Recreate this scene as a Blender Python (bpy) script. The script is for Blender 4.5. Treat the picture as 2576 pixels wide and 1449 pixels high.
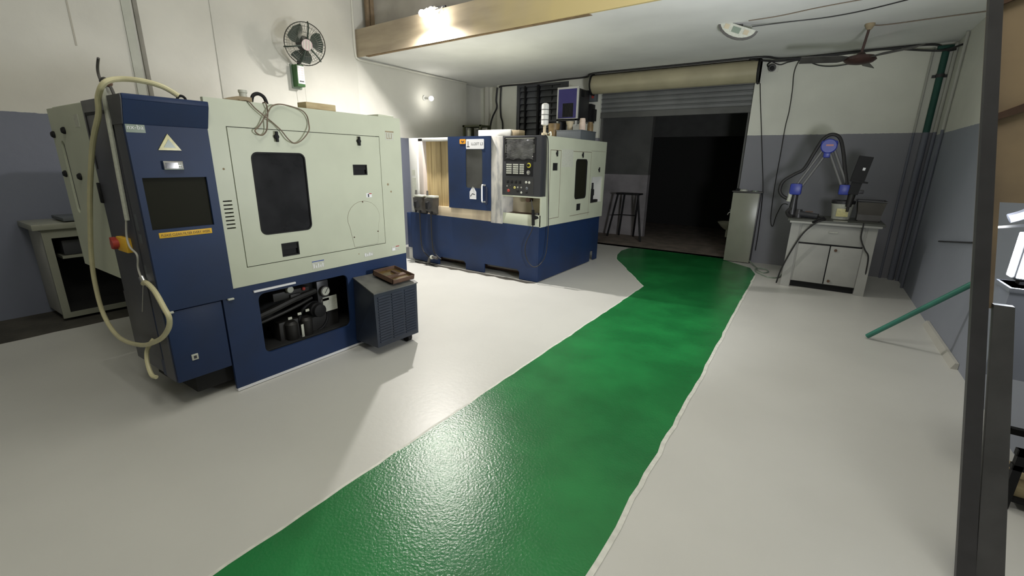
import bpy, bmesh, math, random
from mathutils import Vector, Matrix
from mathutils.geometry import tessellate_polygon
R = math.radians
rnd = random.Random(7)
for o in list(bpy.data.objects):
    bpy.data.objects.remove(o)
SC = bpy.context.scene
COL = SC.collection

# ------------------------------------------------------------------ camera
cam = bpy.data.cameras.new('camera')
cam.sensor_fit = 'HORIZONTAL'; cam.sensor_width = 36.0
cam.lens = 1124.8 / 2576 * 36.0
cam.clip_start = 0.03; cam.clip_end = 60
co = bpy.data.objects.new('camera', cam); COL.objects.link(co)
yaw, pit, rol = R(-33.543), R(15.808), R(0.901)
fw = Vector((math.sin(yaw)*math.cos(pit), math.cos(yaw)*math.cos(pit), -math.sin(pit)))
rt = Vector((math.cos(yaw), -math.sin(yaw), 0)); up = rt.cross(fw)
rt2 = rt*math.cos(rol) + up*math.sin(rol); up2 = up*math.cos(rol) - rt*math.sin(rol)
m = Matrix((rt2, up2, -fw)).transposed().to_4x4(); m.translation = (0, 0, 1.5)
co.matrix_world = m
SC.camera = co

# ------------------------------------------------------------------ world, lights, exposure
w = bpy.data.worlds.new('world'); SC.world = w; w.use_nodes = True
w.node_tree.nodes['Background'].inputs[0].default_value = (0.6, 0.65, 0.7, 1)
w.node_tree.nodes['Background'].inputs[1].default_value = 0.02
SC.view_settings.view_transform = 'Standard'; SC.view_settings.look = 'None'
SC.view_settings.gamma = 1.0; SC.view_settings.exposure = 0.0
SC.view_settings.use_curve_mapping = False

def area(name, loc, sx, sy, power, col, rot=(0, 0, 0)):
    l = bpy.data.lights.new(name, 'AREA'); l.shape = 'RECTANGLE'; l.size = sx; l.size_y = sy
    l.energy = power; l.color = col
    o = bpy.data.objects.new(name, l); COL.objects.link(o); o.location = loc; o.rotation_euler = rot
    return o
area('hall_fill', (-1.6, 3.0, 5.8), 2.4, 2.0, 52, (1.0, 0.98, 0.90))  # unseen overhead fill, added to raise the ambient light
area('hall_fill', (0.0, 0.0, 5.8), 1.6, 1.6, 108, (1.0, 0.98, 0.90))  # second added fill, lifts the floor near the camera
BULB = 75.0      # radiance of the lamps on the mezzanine beam
BULBSPOT = 560.0
WALLBULB = 52.0
WORK = 60.0
WORKSPOT = 440.0
def spot(name, loc, aim, size, blend, power, col, rad=0.05):
    l = bpy.data.lights.new(name, 'SPOT'); l.spot_size = R(size); l.spot_blend = blend; l.energy = power; l.color = col
    l.shadow_soft_size = rad
    o = bpy.data.objects.new(name, l); COL.objects.link(o); o.location = loc
    o.rotation_euler = (Vector(aim)-Vector(loc)).to_track_quat('-Z', 'Y').to_euler()
    return o

# ------------------------------------------------------------------ materials
def mat(name, col, rough=0.5, metal=0.0, var=0.0, vscale=6.0, bump=0.0, bscale=40.0, col2=None, spec=None, coat=0.0):
    M = bpy.data.materials.new(name); M.use_nodes = True
    nt = M.node_tree; b = nt.nodes['Principled BSDF']
    b.inputs['Base Color'].default_value = (*col, 1); b.inputs['Roughness'].default_value = rough
    b.inputs['Metallic'].default_value = metal
    if spec is not None: b.inputs['Specular IOR Level'].default_value = spec
    if coat: b.inputs['Coat Weight'].default_value = coat
    g = nt.nodes.new('ShaderNodeNewGeometry')
    if var or col2:
        n = nt.nodes.new('ShaderNodeTexNoise'); n.inputs['Scale'].default_value = vscale; n.inputs['Detail'].default_value = 5
        nt.links.new(g.outputs['Position'], n.inputs['Vector'])
        mx = nt.nodes.new('ShaderNodeMix'); mx.data_type = 'RGBA'
        c2 = col2 if col2 else tuple(max(0, c*(1-var)) for c in col)
        mx.inputs['A'].default_value = (*col, 1); mx.inputs['B'].default_value = (*c2, 1)
        rp = nt.nodes.new('ShaderNodeMapRange'); rp.inputs[1].default_value = 0.38; rp.inputs[2].default_value = 0.68
        nt.links.new(n.outputs['Fac'], rp.inputs[0]); nt.links.new(rp.outputs[0], mx.inputs['Factor'])
        nt.links.new(mx.outputs['Result'], b.inputs['Base Color'])
    if bump:
        n2 = nt.nodes.new('ShaderNodeTexNoise'); n2.inputs['Scale'].default_value = bscale; n2.inputs['Detail'].default_value = 4
        nt.links.new(g.outputs['Position'], n2.inputs['Vector'])
        bp = nt.nodes.new('ShaderNodeBump'); bp.inputs['Strength'].default_value = bump; bp.inputs['Distance'].default_value = 0.01
        nt.links.new(n2.outputs['Fac'], bp.inputs['Height']); nt.links.new(bp.outputs['Normal'], b.inputs['Normal'])
    return M

def emit(name, col, s):
    M = bpy.data.materials.new(name); M.use_nodes = True
    b = M.node_tree.nodes['Principled BSDF']
    b.inputs['Base Color'].default_value = (0.8, 0.8, 0.8, 1)
    b.inputs['Emission Color'].default_value = (*col, 1); b.inputs['Emission Strength'].default_value = s
    return M

def paintwall(name, top, bot, h, var=0.10, edge=0.006):
    """wall painted in two colours, the lower up to height h"""
    M = mat(name, top, 0.7, var=var, vscale=1.6, bump=0.25, bscale=9)
    nt = M.node_tree; b = nt.nodes['Principled BSDF']
    src = b.inputs['Base Color'].links[0].from_socket
    g = nt.nodes.new('ShaderNodeNewGeometry'); s = nt.nodes.new('ShaderNodeSeparateXYZ')
    nt.links.new(g.outputs['Position'], s.inputs[0])
    n = nt.nodes.new('ShaderNodeTexNoise'); n.inputs['Scale'].default_value = 25
    nt.links.new(g.outputs['Position'], n.inputs['Vector'])
    ad = nt.nodes.new('ShaderNodeMath'); ad.operation = 'MULTIPLY_ADD'; ad.inputs[1].default_value = edge*2
    nt.links.new(n.outputs['Fac'], ad.inputs[0]); nt.links.new(s.outputs['Z'], ad.inputs[2])
    lt = nt.nodes.new('ShaderNodeMath'); lt.operation = 'LESS_THAN'; lt.inputs[1].default_value = h + edge
    nt.links.new(ad.outputs[0], lt.inputs[0])
    n3 = nt.nodes.new('ShaderNodeTexNoise'); n3.inputs['Scale'].default_value = 1.3; n3.inputs['Detail'].default_value = 6
    nt.links.new(g.outputs['Position'], n3.inputs['Vector'])
    m2 = nt.nodes.new('ShaderNodeMix'); m2.data_type = 'RGBA'
    m2.inputs['A'].default_value = (*bot, 1); m2.inputs['B'].default_value = (*[c*0.82 for c in bot], 1)
    nt.links.new(n3.outputs['Fac'], m2.inputs['Factor'])
    mx = nt.nodes.new('ShaderNodeMix'); mx.data_type = 'RGBA'
    nt.links.new(lt.outputs[0], mx.inputs['Factor']); nt.links.new(src, mx.inputs['A']); nt.links.new(m2.outputs['Result'], mx.inputs['B'])
    nt.links.new(mx.outputs['Result'], b.inputs['Base Color'])
    return M

def streaks(name, a, c, rough, sx, sy, sz, lo=0.35, hi=0.7, bump=0.0):
    """stretched noise: rubbed, stained or grained surfaces"""
    M = mat(name, a, rough); nt = M.node_tree; b = nt.nodes['Principled BSDF']
    g = nt.nodes.new('ShaderNodeNewGeometry'); mp = nt.nodes.new('ShaderNodeMapping')
    mp.inputs['Scale'].default_value = (sx, sy, sz)
    n = nt.nodes.new('ShaderNodeTexNoise'); n.inputs['Scale'].default_value = 1; n.inputs['Detail'].default_value = 7
    nt.links.new(g.outputs['Position'], mp.inputs['Vector']); nt.links.new(mp.outputs[0], n.inputs['Vector'])
    rp = nt.nodes.new('ShaderNodeMapRange'); rp.inputs[1].default_value = lo; rp.inputs[2].default_value = hi
    mx = nt.nodes.new('ShaderNodeMix'); mx.data_type = 'RGBA'
    mx.inputs['A'].default_value = (*a, 1); mx.inputs['B'].default_value = (*c, 1)
    nt.links.new(n.outputs['Fac'], rp.inputs[0]); nt.links.new(rp.outputs[0], mx.inputs['Factor'])
    nt.links.new(mx.outputs['Result'], b.inputs['Base Color'])
    if bump:
        bp = nt.nodes.new('ShaderNodeBump'); bp.inputs['Strength'].default_value = bump; bp.inputs['Distance'].default_value = 0.01
        nt.links.new(n.outputs['Fac'], bp.inputs['Height']); nt.links.new(bp.outputs['Normal'], b.inputs['Normal'])
    return M

WHITE_W = (0.585, 0.575, 0.528); BLUE_W = (0.165, 0.18, 0.235)
M_wall_l = paintwall('wall_paint_left', WHITE_W, BLUE_W, 1.862)
M_wall_b = paintwall('wall_paint_back', (0.66, 0.66, 0.585), (0.225, 0.225, 0.25), 1.935)
M_wall_r = paintwall('wall_paint_right', (0.62, 0.62, 0.56), (0.27, 0.29, 0.345), 1.90)  # lower coat lighter and bluer than the left wall's, holding bluish lamp light
M_wall_u = mat('upper_wall', (0.40, 0.375, 0.335), 0.85, var=0.22, vscale=2.5, bump=0.2, bscale=12)
M_plain = mat('plain_wall', (0.60, 0.59, 0.53), 0.8, var=0.08, vscale=2)
M_ceil = mat('ceiling_paint', (0.74, 0.74, 0.72), 0.8, var=0.12, vscale=1.2, bump=0.1, bscale=5)
M_floor = mat('floor_paint', (0.545, 0.54, 0.505), 0.36, var=0.06, vscale=1.3, bump=0.06, bscale=30)
M_green = mat('walkway_paint', (0.011, 0.140, 0.036), 0.24, vscale=2.2, col2=(0.017, 0.20, 0.052), bump=0.20, bscale=85)
M_line = mat('line_paint', (0.66, 0.66, 0.60), 0.5, var=0.2, vscale=20)
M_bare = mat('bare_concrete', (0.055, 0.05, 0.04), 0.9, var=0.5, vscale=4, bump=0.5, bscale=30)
M_beam = streaks('beam_plaster', (0.42, 0.35, 0.25), (0.27, 0.22, 0.16), 0.85, 1.2, 2, 7, 0.35, 0.75, 0.2)
def yellow_end(M):
    nt = M.node_tree; b = nt.nodes['Principled BSDF']; src = b.inputs['Base Color'].links[0].from_socket
    g = nt.nodes.new('ShaderNodeNewGeometry'); sp_ = nt.nodes.new('ShaderNodeSeparateXYZ'); nt.links.new(g.outputs['Position'], sp_.inputs[0])
    n = nt.nodes.new('ShaderNodeTexNoise'); n.inputs['Scale'].default_value = 3; nt.links.new(g.outputs['Position'], n.inputs['Vector'])
    a = nt.nodes.new('ShaderNodeMath'); a.operation = 'ADD'; nt.links.new(sp_.outputs['X'], a.inputs[0]); nt.links.new(n.outputs['Fac'], a.inputs[1])
    r = nt.nodes.new('ShaderNodeMapRange'); r.inputs[1].default_value = -3.4; r.inputs[2].default_value = -2.2; nt.links.new(a.outputs[0], r.inputs[0])
    mx = nt.nodes.new('ShaderNodeMix'); mx.data_type = 'RGBA'; mx.inputs['B'].default_value = (0.52, 0.42, 0.20, 1)
    nt.links.new(r.outputs[0], mx.inputs['Factor']); nt.links.new(src, mx.inputs['A']); nt.links.new(mx.outputs['Result'], b.inputs['Base Color'])
yellow_end(M_beam)      # the right stretch of the slab edge was painted yellow
M_brown = mat('raw_edge', (0.25, 0.17, 0.09), 0.9, var=0.3, vscale=12)
M_dark = mat('black_void', (0.006, 0.006, 0.006), 0.8)  # near black, holds the shade of openings, recesses and the lathe's underside
M_out = mat('outside_plaster', (0.12, 0.12, 0.115), 0.9, var=0.3, vscale=2)
M_outw = mat('outside_paint', (0.30, 0.28, 0.29), 0.9, var=0.3, vscale=3)
M_outf = mat('outside_floor', (0.22, 0.18, 0.15), 0.9, var=0.4, vscale=5, bump=0.4, bscale=20)
M_cream = mat('cream_enamel', (0.485, 0.51, 0.40), 0.42, var=0.07, vscale=3.5)
M_white = mat('white_enamel', (0.56, 0.56, 0.535), 0.45, var=0.06, vscale=4)
M_blue = mat('blue_enamel', (0.010, 0.027, 0.085), 0.5, vscale=2.5, col2=(0.011, 0.023, 0.064), spec=0.35)
M_blued = mat('blue_enamel_dark', (0.012, 0.020, 0.055), 0.4, var=0.2, vscale=3)
M_grey = mat('grey_enamel', (0.055, 0.056, 0.068), 0.45, var=0.15, vscale=3)
M_steel = mat('steel', (0.55, 0.55, 0.55), 0.28, 1.0)
M_oily = streaks('oily_stainless', (0.55, 0.46, 0.33), (0.12, 0.09, 0.07), 0.3, 3.2, 2, 0.6, 0.42, 0.7)
M_curt = streaks('stained_guard', (0.50, 0.39, 0.20), (0.30, 0.22, 0.11), 0.5, 26, 5, 1.3, 0.35, 0.72)
M_film = streaks('peeling_film', (0.52, 0.50, 0.46), (0.30, 0.30, 0.30), 0.45, 16, 6, 5, 0.42, 0.62)
M_black = mat('black_plastic', (0.012, 0.012, 0.013), 0.6, spec=0.2)
M_panel = mat('panel_grey', (0.030, 0.031, 0.036), 0.45)
M_glassd = mat('dark_glass', (0.022, 0.022, 0.024), 0.08, var=0.5, vscale=5)
M_glassg = mat('grey_glass', (0.060, 0.060, 0.058), 0.2, var=0.3, vscale=4)
M_scr = mat('screen_glass', (0.014, 0.014, 0.009), 0.6, spec=0.12)
M_film2 = mat('plastic_wrap', (0.10, 0.10, 0.10), 0.07, var=0.6, vscale=9, bump=0.9, bscale=14)
M_paper = mat('sticker_white', (0.72, 0.72, 0.74), 0.5)
M_faded = mat('sticker_faded', (0.50, 0.51, 0.44), 0.5, var=0.15, vscale=60)
M_yel = mat('sticker_yellow', (0.72, 0.42, 0.03), 0.5)
M_pyel = mat('reflector_yellow', (0.50, 0.45, 0.13), 0.25, var=0.25, vscale=40)
M_refl = mat('reflector_grey', (0.20, 0.25, 0.20), 0.25)
M_org = mat('sticker_orange', (0.70, 0.30, 0.02), 0.5)
M_ink = mat('ink', (0.03, 0.03, 0.04), 0.6)
M_inkb = mat('ink_blue', (0.05, 0.09, 0.30), 0.6)
M_inkr = mat('ink_red', (0.35, 0.04, 0.03), 0.6)
M_hose = mat('hose_plastic', (0.56, 0.52, 0.32), 0.35, var=0.12, vscale=12)
M_wire = mat('brown_wire', (0.16, 0.12, 0.085), 0.6)
M_wirew = mat('white_wire', (0.45, 0.44, 0.40), 0.6)
M_cable = mat('black_cable', (0.014, 0.013, 0.014), 0.6)
M_wood = streaks('pine_block', (0.46, 0.38, 0.22), (0.33, 0.25, 0.13), 0.7, 8, 8, 30)
M_card = mat('cardboard', (0.30, 0.24, 0.15), 0.85, var=0.25, vscale=14)
M_fang = mat('fan_green', (0.026, 0.040, 0.030), 0.4)
M_cage = mat('cage_wire', (0.13, 0.13, 0.115), 0.4, 0.6)
M_pink = mat('hub_badge', (0.42, 0.32, 0.31), 0.3)
M_boxg = mat('box_green', (0.035, 0.115, 0.030), 0.5)
M_fanm = mat('fan_brown', (0.050, 0.024, 0.020), 0.5, var=0.3, vscale=10)
M_fanb = mat('fan_blade_grey', (0.16, 0.16, 0.145), 0.5)
M_tank = mat('cooler_blue', (0.018, 0.025, 0.042), 0.45, var=0.2, vscale=6)
M_tanktop = mat('cooler_top', (0.12, 0.12, 0.11), 0.55, var=0.35, vscale=10)
M_rust = mat('rusty_brown', (0.11, 0.060, 0.038), 0.8, var=0.4, vscale=14)
M_oil = mat('oil_brown', (0.13, 0.085, 0.030), 0.15, var=0.4, vscale=16)
M_bay = mat('shade_black_steel', (0.014, 0.013, 0.012), 0.55)  # darkened for the shade inside the pump bay; also on the spindle
M_ped = mat('pedal_grey', (0.07, 0.066, 0.06), 0.5, var=0.3, vscale=12)
M_beige = mat('stained_beige', (0.50, 0.43, 0.30), 0.5, var=0.18, vscale=6)
M_stab = mat('violet_blue', (0.035, 0.030, 0.17), 0.45)
M_plinth = mat('slate_grey', (0.085, 0.095, 0.105), 0.5)
M_brownjar = mat('brown_plastic', (0.17, 0.11, 0.045), 0.5, var=0.4, vscale=14)
M_bottle = mat('pinkish_plastic', (0.60, 0.48, 0.40), 0.5, var=0.2, vscale=14)
M_shut = mat('shutter_cream', (0.40, 0.36, 0.24), 0.5, var=0.18, vscale=2.2)
M_shut2 = mat('shutter_slat', (0.17, 0.175, 0.175), 0.5, var=0.25, vscale=2)
M_gril = mat('grille_grey', (0.060, 0.062, 0.070), 0.55)
M_slat = mat('louvre_grey', (0.135, 0.14, 0.15), 0.4, var=0.3, vscale=4)
M_cabw = mat('cabinet_grey', (0.25, 0.255, 0.205), 0.3, var=0.12, vscale=3)
M_desk = mat('desk_grey', (0.34, 0.34, 0.32), 0.6, var=0.12, vscale=4)
M_deskt = mat('desk_top_dark', (0.075, 0.078, 0.068), 0.5, var=0.2, vscale=6)
M_royal = mat('royal_blue', (0.025, 0.042, 0.30), 0.4)
M_gunm = mat('gunmetal', (0.045, 0.045, 0.048), 0.4, 0.4)
M_cast = mat('arm_grey', (0.13, 0.13, 0.13), 0.5)
M_bask = mat('basket_plastic', (0.060, 0.054, 0.045), 0.6, var=0.2, vscale=9)
M_sinkm = mat('washbasin_ceramic', (0.42, 0.42, 0.33), 0.25)
M_pipe_g = paintwall('green_pipe', (0.012, 0.070, 0.052), (0.15, 0.158, 0.195), 1.935)
M_pipe_w = paintwall('conduit_paint', (0.40, 0.40, 0.36), (0.14, 0.15, 0.185), 1.935)
M_bar = mat('teal_bar', (0.035, 0.19, 0.14), 0.4, var=0.2, vscale=6)
M_post = mat('post_steel', (0.055, 0.053, 0.058), 0.55, var=0.25, vscale=9)
M_postp = mat('post_plate', (0.090, 0.088, 0.090), 0.5, var=0.3, vscale=7)
M_ply = streaks('plywood', (0.34, 0.25, 0.15), (0.20, 0.15, 0.10), 0.7, 3, 3, 4)
M_bluec = mat('blue_grey_sheet', (0.25, 0.27, 0.34), 0.5, var=0.1, vscale=3)
M_bulb = emit('lit_bulb', (1.0, 0.95, 0.84), BULB)
M_wbulb = emit('lit_wall_bulb', (1.0, 0.97, 0.88), WALLBULB)
M_work = emit('lit_work_lens', (0.86, 0.92, 1.0), WORK)

# ------------------------------------------------------------------ mesh building
class MB:
    def __init__(s): s.v = []; s.f = []
    def add(s, vs, fs):
        n = len(s.v); s.v += [Vector(p) for p in vs]; s.f += [tuple(i+n for i in f) for f in fs]; return s
    def hexa(s, p):      # p: 4 bottom then 4 top, both counter-clockwise
        return s.add(p, [(3,2,1,0),(4,5,6,7),(0,1,5,4),(1,2,6,5),(2,3,7,6),(3,0,4,7)])
    def box(s, x0, x1, y0, y1, z0, z1, b=0.0):
        x0, x1 = sorted((x0, x1)); y0, y1 = sorted((y0, y1)); z0, z1 = sorted((z0, z1))
        b = min(b, (x1-x0)*.45, (y1-y0)*.45, (z1-z0)*.45)
        if b <= 0:
            return s.hexa([(x0,y0,z0),(x1,y0,z0),(x1,y1,z0),(x0,y1,z0),(x0,y0,z1),(x1,y0,z1),(x1,y1,z1),(x0,y1,z1)])
        bm = bmesh.new(); bmesh.ops.create_cube(bm, size=1)
        for v in bm.verts: v.co = ((x0+x1)/2+v.co.x*(x1-x0), (y0+y1)/2+v.co.y*(y1-y0), (z0+z1)/2+v.co.z*(z1-z0))
        bmesh.ops.bevel(bm, geom=bm.edges[:], offset=b, segments=2, profile=0.5, affect='EDGES')
        bm.verts.index_update()
        s.add([v.co.copy() for v in bm.verts], [tuple(v.index for v in f.verts) for f in bm.faces]); bm.free(); return s
    def obox(s, c, dx, dy, dz, rot):      # rotated box, rot = Matrix 3x3
        c = Vector(c); P = []
        for z in (-1, 1):
            for x, y in ((-1,-1),(1,-1),(1,1),(-1,1)):
                P.append(c + rot @ Vector((x*dx/2, y*dy/2, z*dz/2)))
        return s.hexa(P)
    def cyl(s, p0, p1, r0, r1=None, n=16):
        p0 = Vector(p0); p1 = Vector(p1); r1 = r0 if r1 is None else r1
        d = (p1-p0).normalized(); a = d.orthogonal().normalized(); c = d.cross(a)
        vs = []
        for p, r in ((p0, r0), (p1, r1)):
            for i in range(n):
                t = 2*math.pi*i/n; vs.append(p + a*(r*math.cos(t)) + c*(r*math.sin(t)))
        fs = [(i, (i+1) % n, n+(i+1) % n, n+i) for i in range(n)]
        fs += [tuple(range(n-1, -1, -1)), tuple(range(n, 2*n))]
        return s.add(vs, fs)
    def lathe(s, o, d, prof, n=20):       # prof: (distance along d, radius)
        o = Vector(o); d = Vector(d).normalized(); a = d.orthogonal().normalized(); c = d.cross(a)
        vs = []
        for h, r in prof:
            for i in range(n):
                t = 2*math.pi*i/n; vs.append(o + d*h + a*(r*math.cos(t)) + c*(r*math.sin(t)))
        fs = []
        for k in range(len(prof)-1):
            for i in range(n):
                fs.append((k*n+i, k*n+(i+1) % n, (k+1)*n+(i+1) % n, (k+1)*n+i))
        L = (len(prof)-1)*n
        fs += [tuple(range(n-1, -1, -1)), tuple(range(L, L+n))]
        return s.add(vs, fs)
    def sphere(s, c, r, n=14, sc=(1, 1, 1)):
        c = Vector(c); k = n//2
        vs = [c+Vector((0, 0, r*sc[2]))]; fs = []
        for j in range(1, k):
            ph = math.pi*j/k
            for i in range(n):
                t = 2*math.pi*i/n
                vs.append(c+Vector((r*sc[0]*math.sin(ph)*math.cos(t), r*sc[1]*math.sin(ph)*math.sin(t), r*sc[2]*math.cos(ph))))
        vs.append(c-Vector((0, 0, r*sc[2])))
        for i in range(n): fs.append((0, 1+i, 1+(i+1) % n))
        for j in range(k-2):
            for i in range(n): fs.append((1+j*n+i, 1+(j+1)*n+i, 1+(j+1)*n+(i+1) % n, 1+j*n+(i+1) % n))
        e = len(vs)-1; b = 1+(k-2)*n
        for i in range(n): fs.append((e, b+(i+1) % n, b+i))
        return s.add(vs, fs)
    def tube(s, pts, r, n=8, spline=True, sub=6, closed=False):
        P = [Vector(p) for p in pts]
        if spline and len(P) > 2:
            Q = []; N = len(P); rng = N if closed else N-1
            for i in range(rng):
                if closed: a, b, c, d = P[(i-1) % N], P[i], P[(i+1) % N], P[(i+2) % N]
                else: a, b, c, d = P[max(i-1, 0)], P[i], P[i+1], P[min(i+2, N-1)]
                for k in range(sub):
                    t = k/sub
                    Q.append(0.5*((2*b)+(c-a)*t+(2*a-5*b+4*c-d)*t*t+(3*b-a-3*c+d)*t**3))
            if not closed: Q.append(P[-1])
            P = Q
        N = len(P); vs = []; a = None
        for i in range(N):
            if closed: d = P[(i+1) % N]-P[i-1]
            else: d = P[min(i+1, N-1)]-P[max(i-1, 0)]
            d = d.normalized() if d.length > 1e-9 else Vector((0, 0, 1))
            if a is None: a = d.orthogonal().normalized()
            else:
                a = a-d*a.dot(d); a = a.normalized() if a.length > 1e-6 else d.orthogonal().normalized()
            c = d.cross(a)
            for k in range(n):
                t = 2*math.pi*k/n; vs.append(P[i]+a*(r*math.cos(t))+c*(r*math.sin(t)))
        fs = []
        for i in range(N if closed else N-1):
            j = (i+1) % N
            for k in range(n): fs.append((i*n+k, i*n+(k+1) % n, j*n+(k+1) % n, j*n+k))
        if not closed: fs += [tuple(range(n-1, -1, -1)), tuple(range((N-1)*n, N*n))]
        return s.add(vs, fs)
    def plate(s, outer, holes, plane, w0, w1):
        """flat sheet with holes. plane 'x': (y,z) sheet from x=w0 to w1; 'y': (x,z); 'z': (x,y)"""
        if plane == 'x': T = lambda u, v, w: Vector((w, u, v))
        elif plane == 'y': T = lambda u, v, w: Vector((u, w, v))
        else: T = lambda u, v, w: Vector((u, v, w))
        loops = [outer]+holes; flat = [p for l in loops for p in l]; n = len(flat)
        tris = tessellate_polygon([[Vector((p[0], p[1], 0)) for p in l] for l in loops])
        vs = [T(p[0], p[1], w0) for p in flat]+[T(p[0], p[1], w1) for p in flat]
        fs = [tuple(t) for t in tris]+[tuple(i+n for i in reversed(t)) for t in tris]
        k = 0
        for l in loops:
            m_ = len(l)
            for i in range(m_):
                a, b = k+i, k+(i+1) % m_
                fs.append((a, b, b+n, a+n))
            k += m_
        return s.add(vs, fs)

def rect(u0, u1, v0, v1): return [(u0, v0), (u1, v0), (u1, v1), (u0, v1)]
def rrect(u0, u1, v0, v1, r, n=5):
    out = []
    for cu, cv, a0 in ((u1-r, v0+r, -90), (u1-r, v1-r, 0), (u0+r, v1-r, 90), (u0+r, v0+r, 180)):
        for i in range(n+1):
            t = R(a0+90*i/n); out.append((cu+r*math.cos(t), cv+r*math.sin(t)))
    return out
def circ(cu, cv, r, n=20): return [(cu+r*math.cos(2*math.pi*i/n), cv+r*math.sin(2*math.pi*i/n)) for i in range(n)]

ROOT = {}
def obj(name, mb, material, parent=None, smooth=True):
    me = bpy.data.meshes.new(name)
    off = ROOT.get(parent.name, Vector()) if parent else Vector()
    me.from_pydata([v-off for v in mb.v], [], mb.f)
    bm = bmesh.new(); bm.from_mesh(me); bmesh.ops.recalc_face_normals(bm, faces=bm.faces[:]); bm.to_mesh(me); bm.free()
    if smooth:
        for p in me.polygons: p.use_smooth = True
        me.set_sharp_from_angle(angle=R(35))
    me.materials.append(material)
    o = bpy.data.objects.new(name, me); COL.objects.link(o)
    if parent:
        o.parent = parent; ROOT[o.name] = off
    return o
def thing(name, label, cat, loc, group=None):
    o = bpy.data.objects.new(name, None); COL.objects.link(o); o.location = loc; o.empty_display_size = 0.1
    o['label'] = label; o['category'] = cat
    if group: o['group'] = group
    ROOT[o.name] = Vector(loc); return o
def tag(o, label, cat, group=None):
    o['label'] = label; o['category'] = cat
    if group: o['group'] = group
    return o
def struct(name, mb, material, label=None):
    o = obj(name, mb, material); o['kind'] = 'structure'
    if label: o['label'] = label
    return o
def text(name, body, plane, u0, u1, v0, v1, w, material, parent, th=0.001):
    """lettering fitted into a rectangle on a plane; plane 'x' reads along +y, 'y' along +x"""
    cu = bpy.data.curves.new(name, 'FONT'); cu.body = body; cu.resolution_u = 2
    to = bpy.data.objects.new(name, cu); me = bpy.data.meshes.new_from_object(to)
    P = [v.co.copy() for v in me.vertices]; F = [tuple(p.vertices) for p in me.polygons]
    bpy.data.objects.remove(to); bpy.data.meshes.remove(me)
    xs = [p.x for p in P]; ys = [p.y for p in P]; a, b, c, d = min(xs), max(xs), min(ys), max(ys)
    mb = MB(); vs = []
    for p in P:
        u = u0+(p.x-a)/(b-a)*(u1-u0); v = v0+(p.y-c)/(d-c)*(v1-v0)
        vs.append((w, u, v) if plane == 'x' else (u, w, v))
    mb.add(vs, F)
    return obj(name, mb, material, parent, smooth=False)

# ================================================================== SETTING
XL, XR, YB, YS, ZC = -6.10, 1.13, 8.0, 4.88, 2.98
struct('floor', MB().box(XL-.25, XR+.3, -4, 8.16, -0.1, 0), M_floor)
struct('floor', MB().box(-4.4, 0.3, 8.16, 12.2, -0.12, -0.012), M_outf)
# left wall
struct('wall_left', MB().box(XL-.2, XL, -4.0, 7.45, -0.05, 6.0), M_wall_l)
struct('wall_left', MB().box(XL-.4, XL-.17, 7.45, 8.3, -0.05, 3.1), M_wall_l)
struct('trim_1', MB().box(XL-.001, XL+.012, 2.03, 2.105, 0.1, 6), mat('joint_filler', (0.44, 0.45, 0.40), .8, var=.1))
struct('trim_2', MB().box(XL-.001, XL+.022, 2.125, 2.165, 1.86, 6, .004), mat('joint_strip', (0.24, 0.23, 0.20), .7, var=.2))
struct('trim_3', MB().box(XL-.001, XL+.010, 2.868, 4.85, 1.87, 6, .004), M_wall_l)
# back wall
wb = MB().plate(rect(-5.74, 1.5, -0.05, 3.05), [rect(-3.47, -1.03, 0.0, 2.93), rect(-5.27, -4.12, 1.35, 2.94)], 'y', 8.0, 8.16)
struct('wall_back', wb, M_wall_b)
struct('wall_back', MB().box(XL-.4, -5.74, 8.14, 8.3, -0.05, 3.1), M_wall_b)
struct('trim_4', MB().box(-6.10, -6.02, 8.06, 8.14, 0, 2.98, .004), M_plain)
# right wall, front wall
struct('wall_right', MB().box(XR, XR+.2, -4, 8.0, -0.05, 3.0), M_wall_r)
struct('wall_right', MB().box(XR, XR+.2, -4, 5.1, 3.0, 6.0), M_plain)
struct('wall_front', MB().box(XL-.2, XR+.2, -4.2, -4, -0.05, 6.0), M_plain)
# mezzanine slab and what is above it
y0, y1 = 4.90, 4.64       # the slab edge runs slightly askew
struct('ceiling', MB().hexa([(XL-.4, y0, ZC), (XR+.2, y1, ZC), (XR+.2, 8.3, ZC), (XL-.4, 8.3, ZC),
                             (XL-.4, y0, 3.33), (XR+.2, y1, 3.33), (XR+.2, 8.3, 3.33), (XL-.4, 8.3, 3.33)]), M_ceil)
struct('trim_5', MB().hexa([(XL, y0-.035, ZC-.004), (XR, y1-.035, ZC-.004), (XR, y1-.001, ZC-.004), (XL, y0-.001, ZC-.004),
                            (XL, y0-.035, 3.345), (XR, y1-.035, 3.345), (XR, y1-.001, 3.345), (XL, y0-.001, 3.345)]), M_beam,
       'raw brown plastered edge of the mezzanine slab')
struct('trim_6', MB().hexa([(-5.9, 4.87, ZC-.012), (-2.25, 4.745, ZC-.012), (-2.25, 4.775, ZC-.012), (-5.9, 4.93, ZC-.012),
                            (-5.9, 4.87, ZC-.0005), (-2.25, 4.745, ZC-.0005), (-2.25, 4.84, ZC-.0005), (-5.9, 4.93, ZC-.0005)]), M_brown)
struct('wall_upper', MB().box(XL-.2, XR+.2, 5.1, 5.3, 3.33, 6.0), M_wall_u)
up_t = MB().box(-6.02, -5.96, 5.0, 5.1, 3.335, 6, .004).box(-5.945, -5.925, 5.04, 5.1, 3.335, 6)
struct('trim_7', up_t, mat('stained_jamb', (0.22, 0.16, 0.10), .8, var=.3, vscale=8))
struct('ceiling', MB().box(XL-.2, XR+.2, -4.2, 5.3, 6.0, 6.2), M_ceil)
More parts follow.
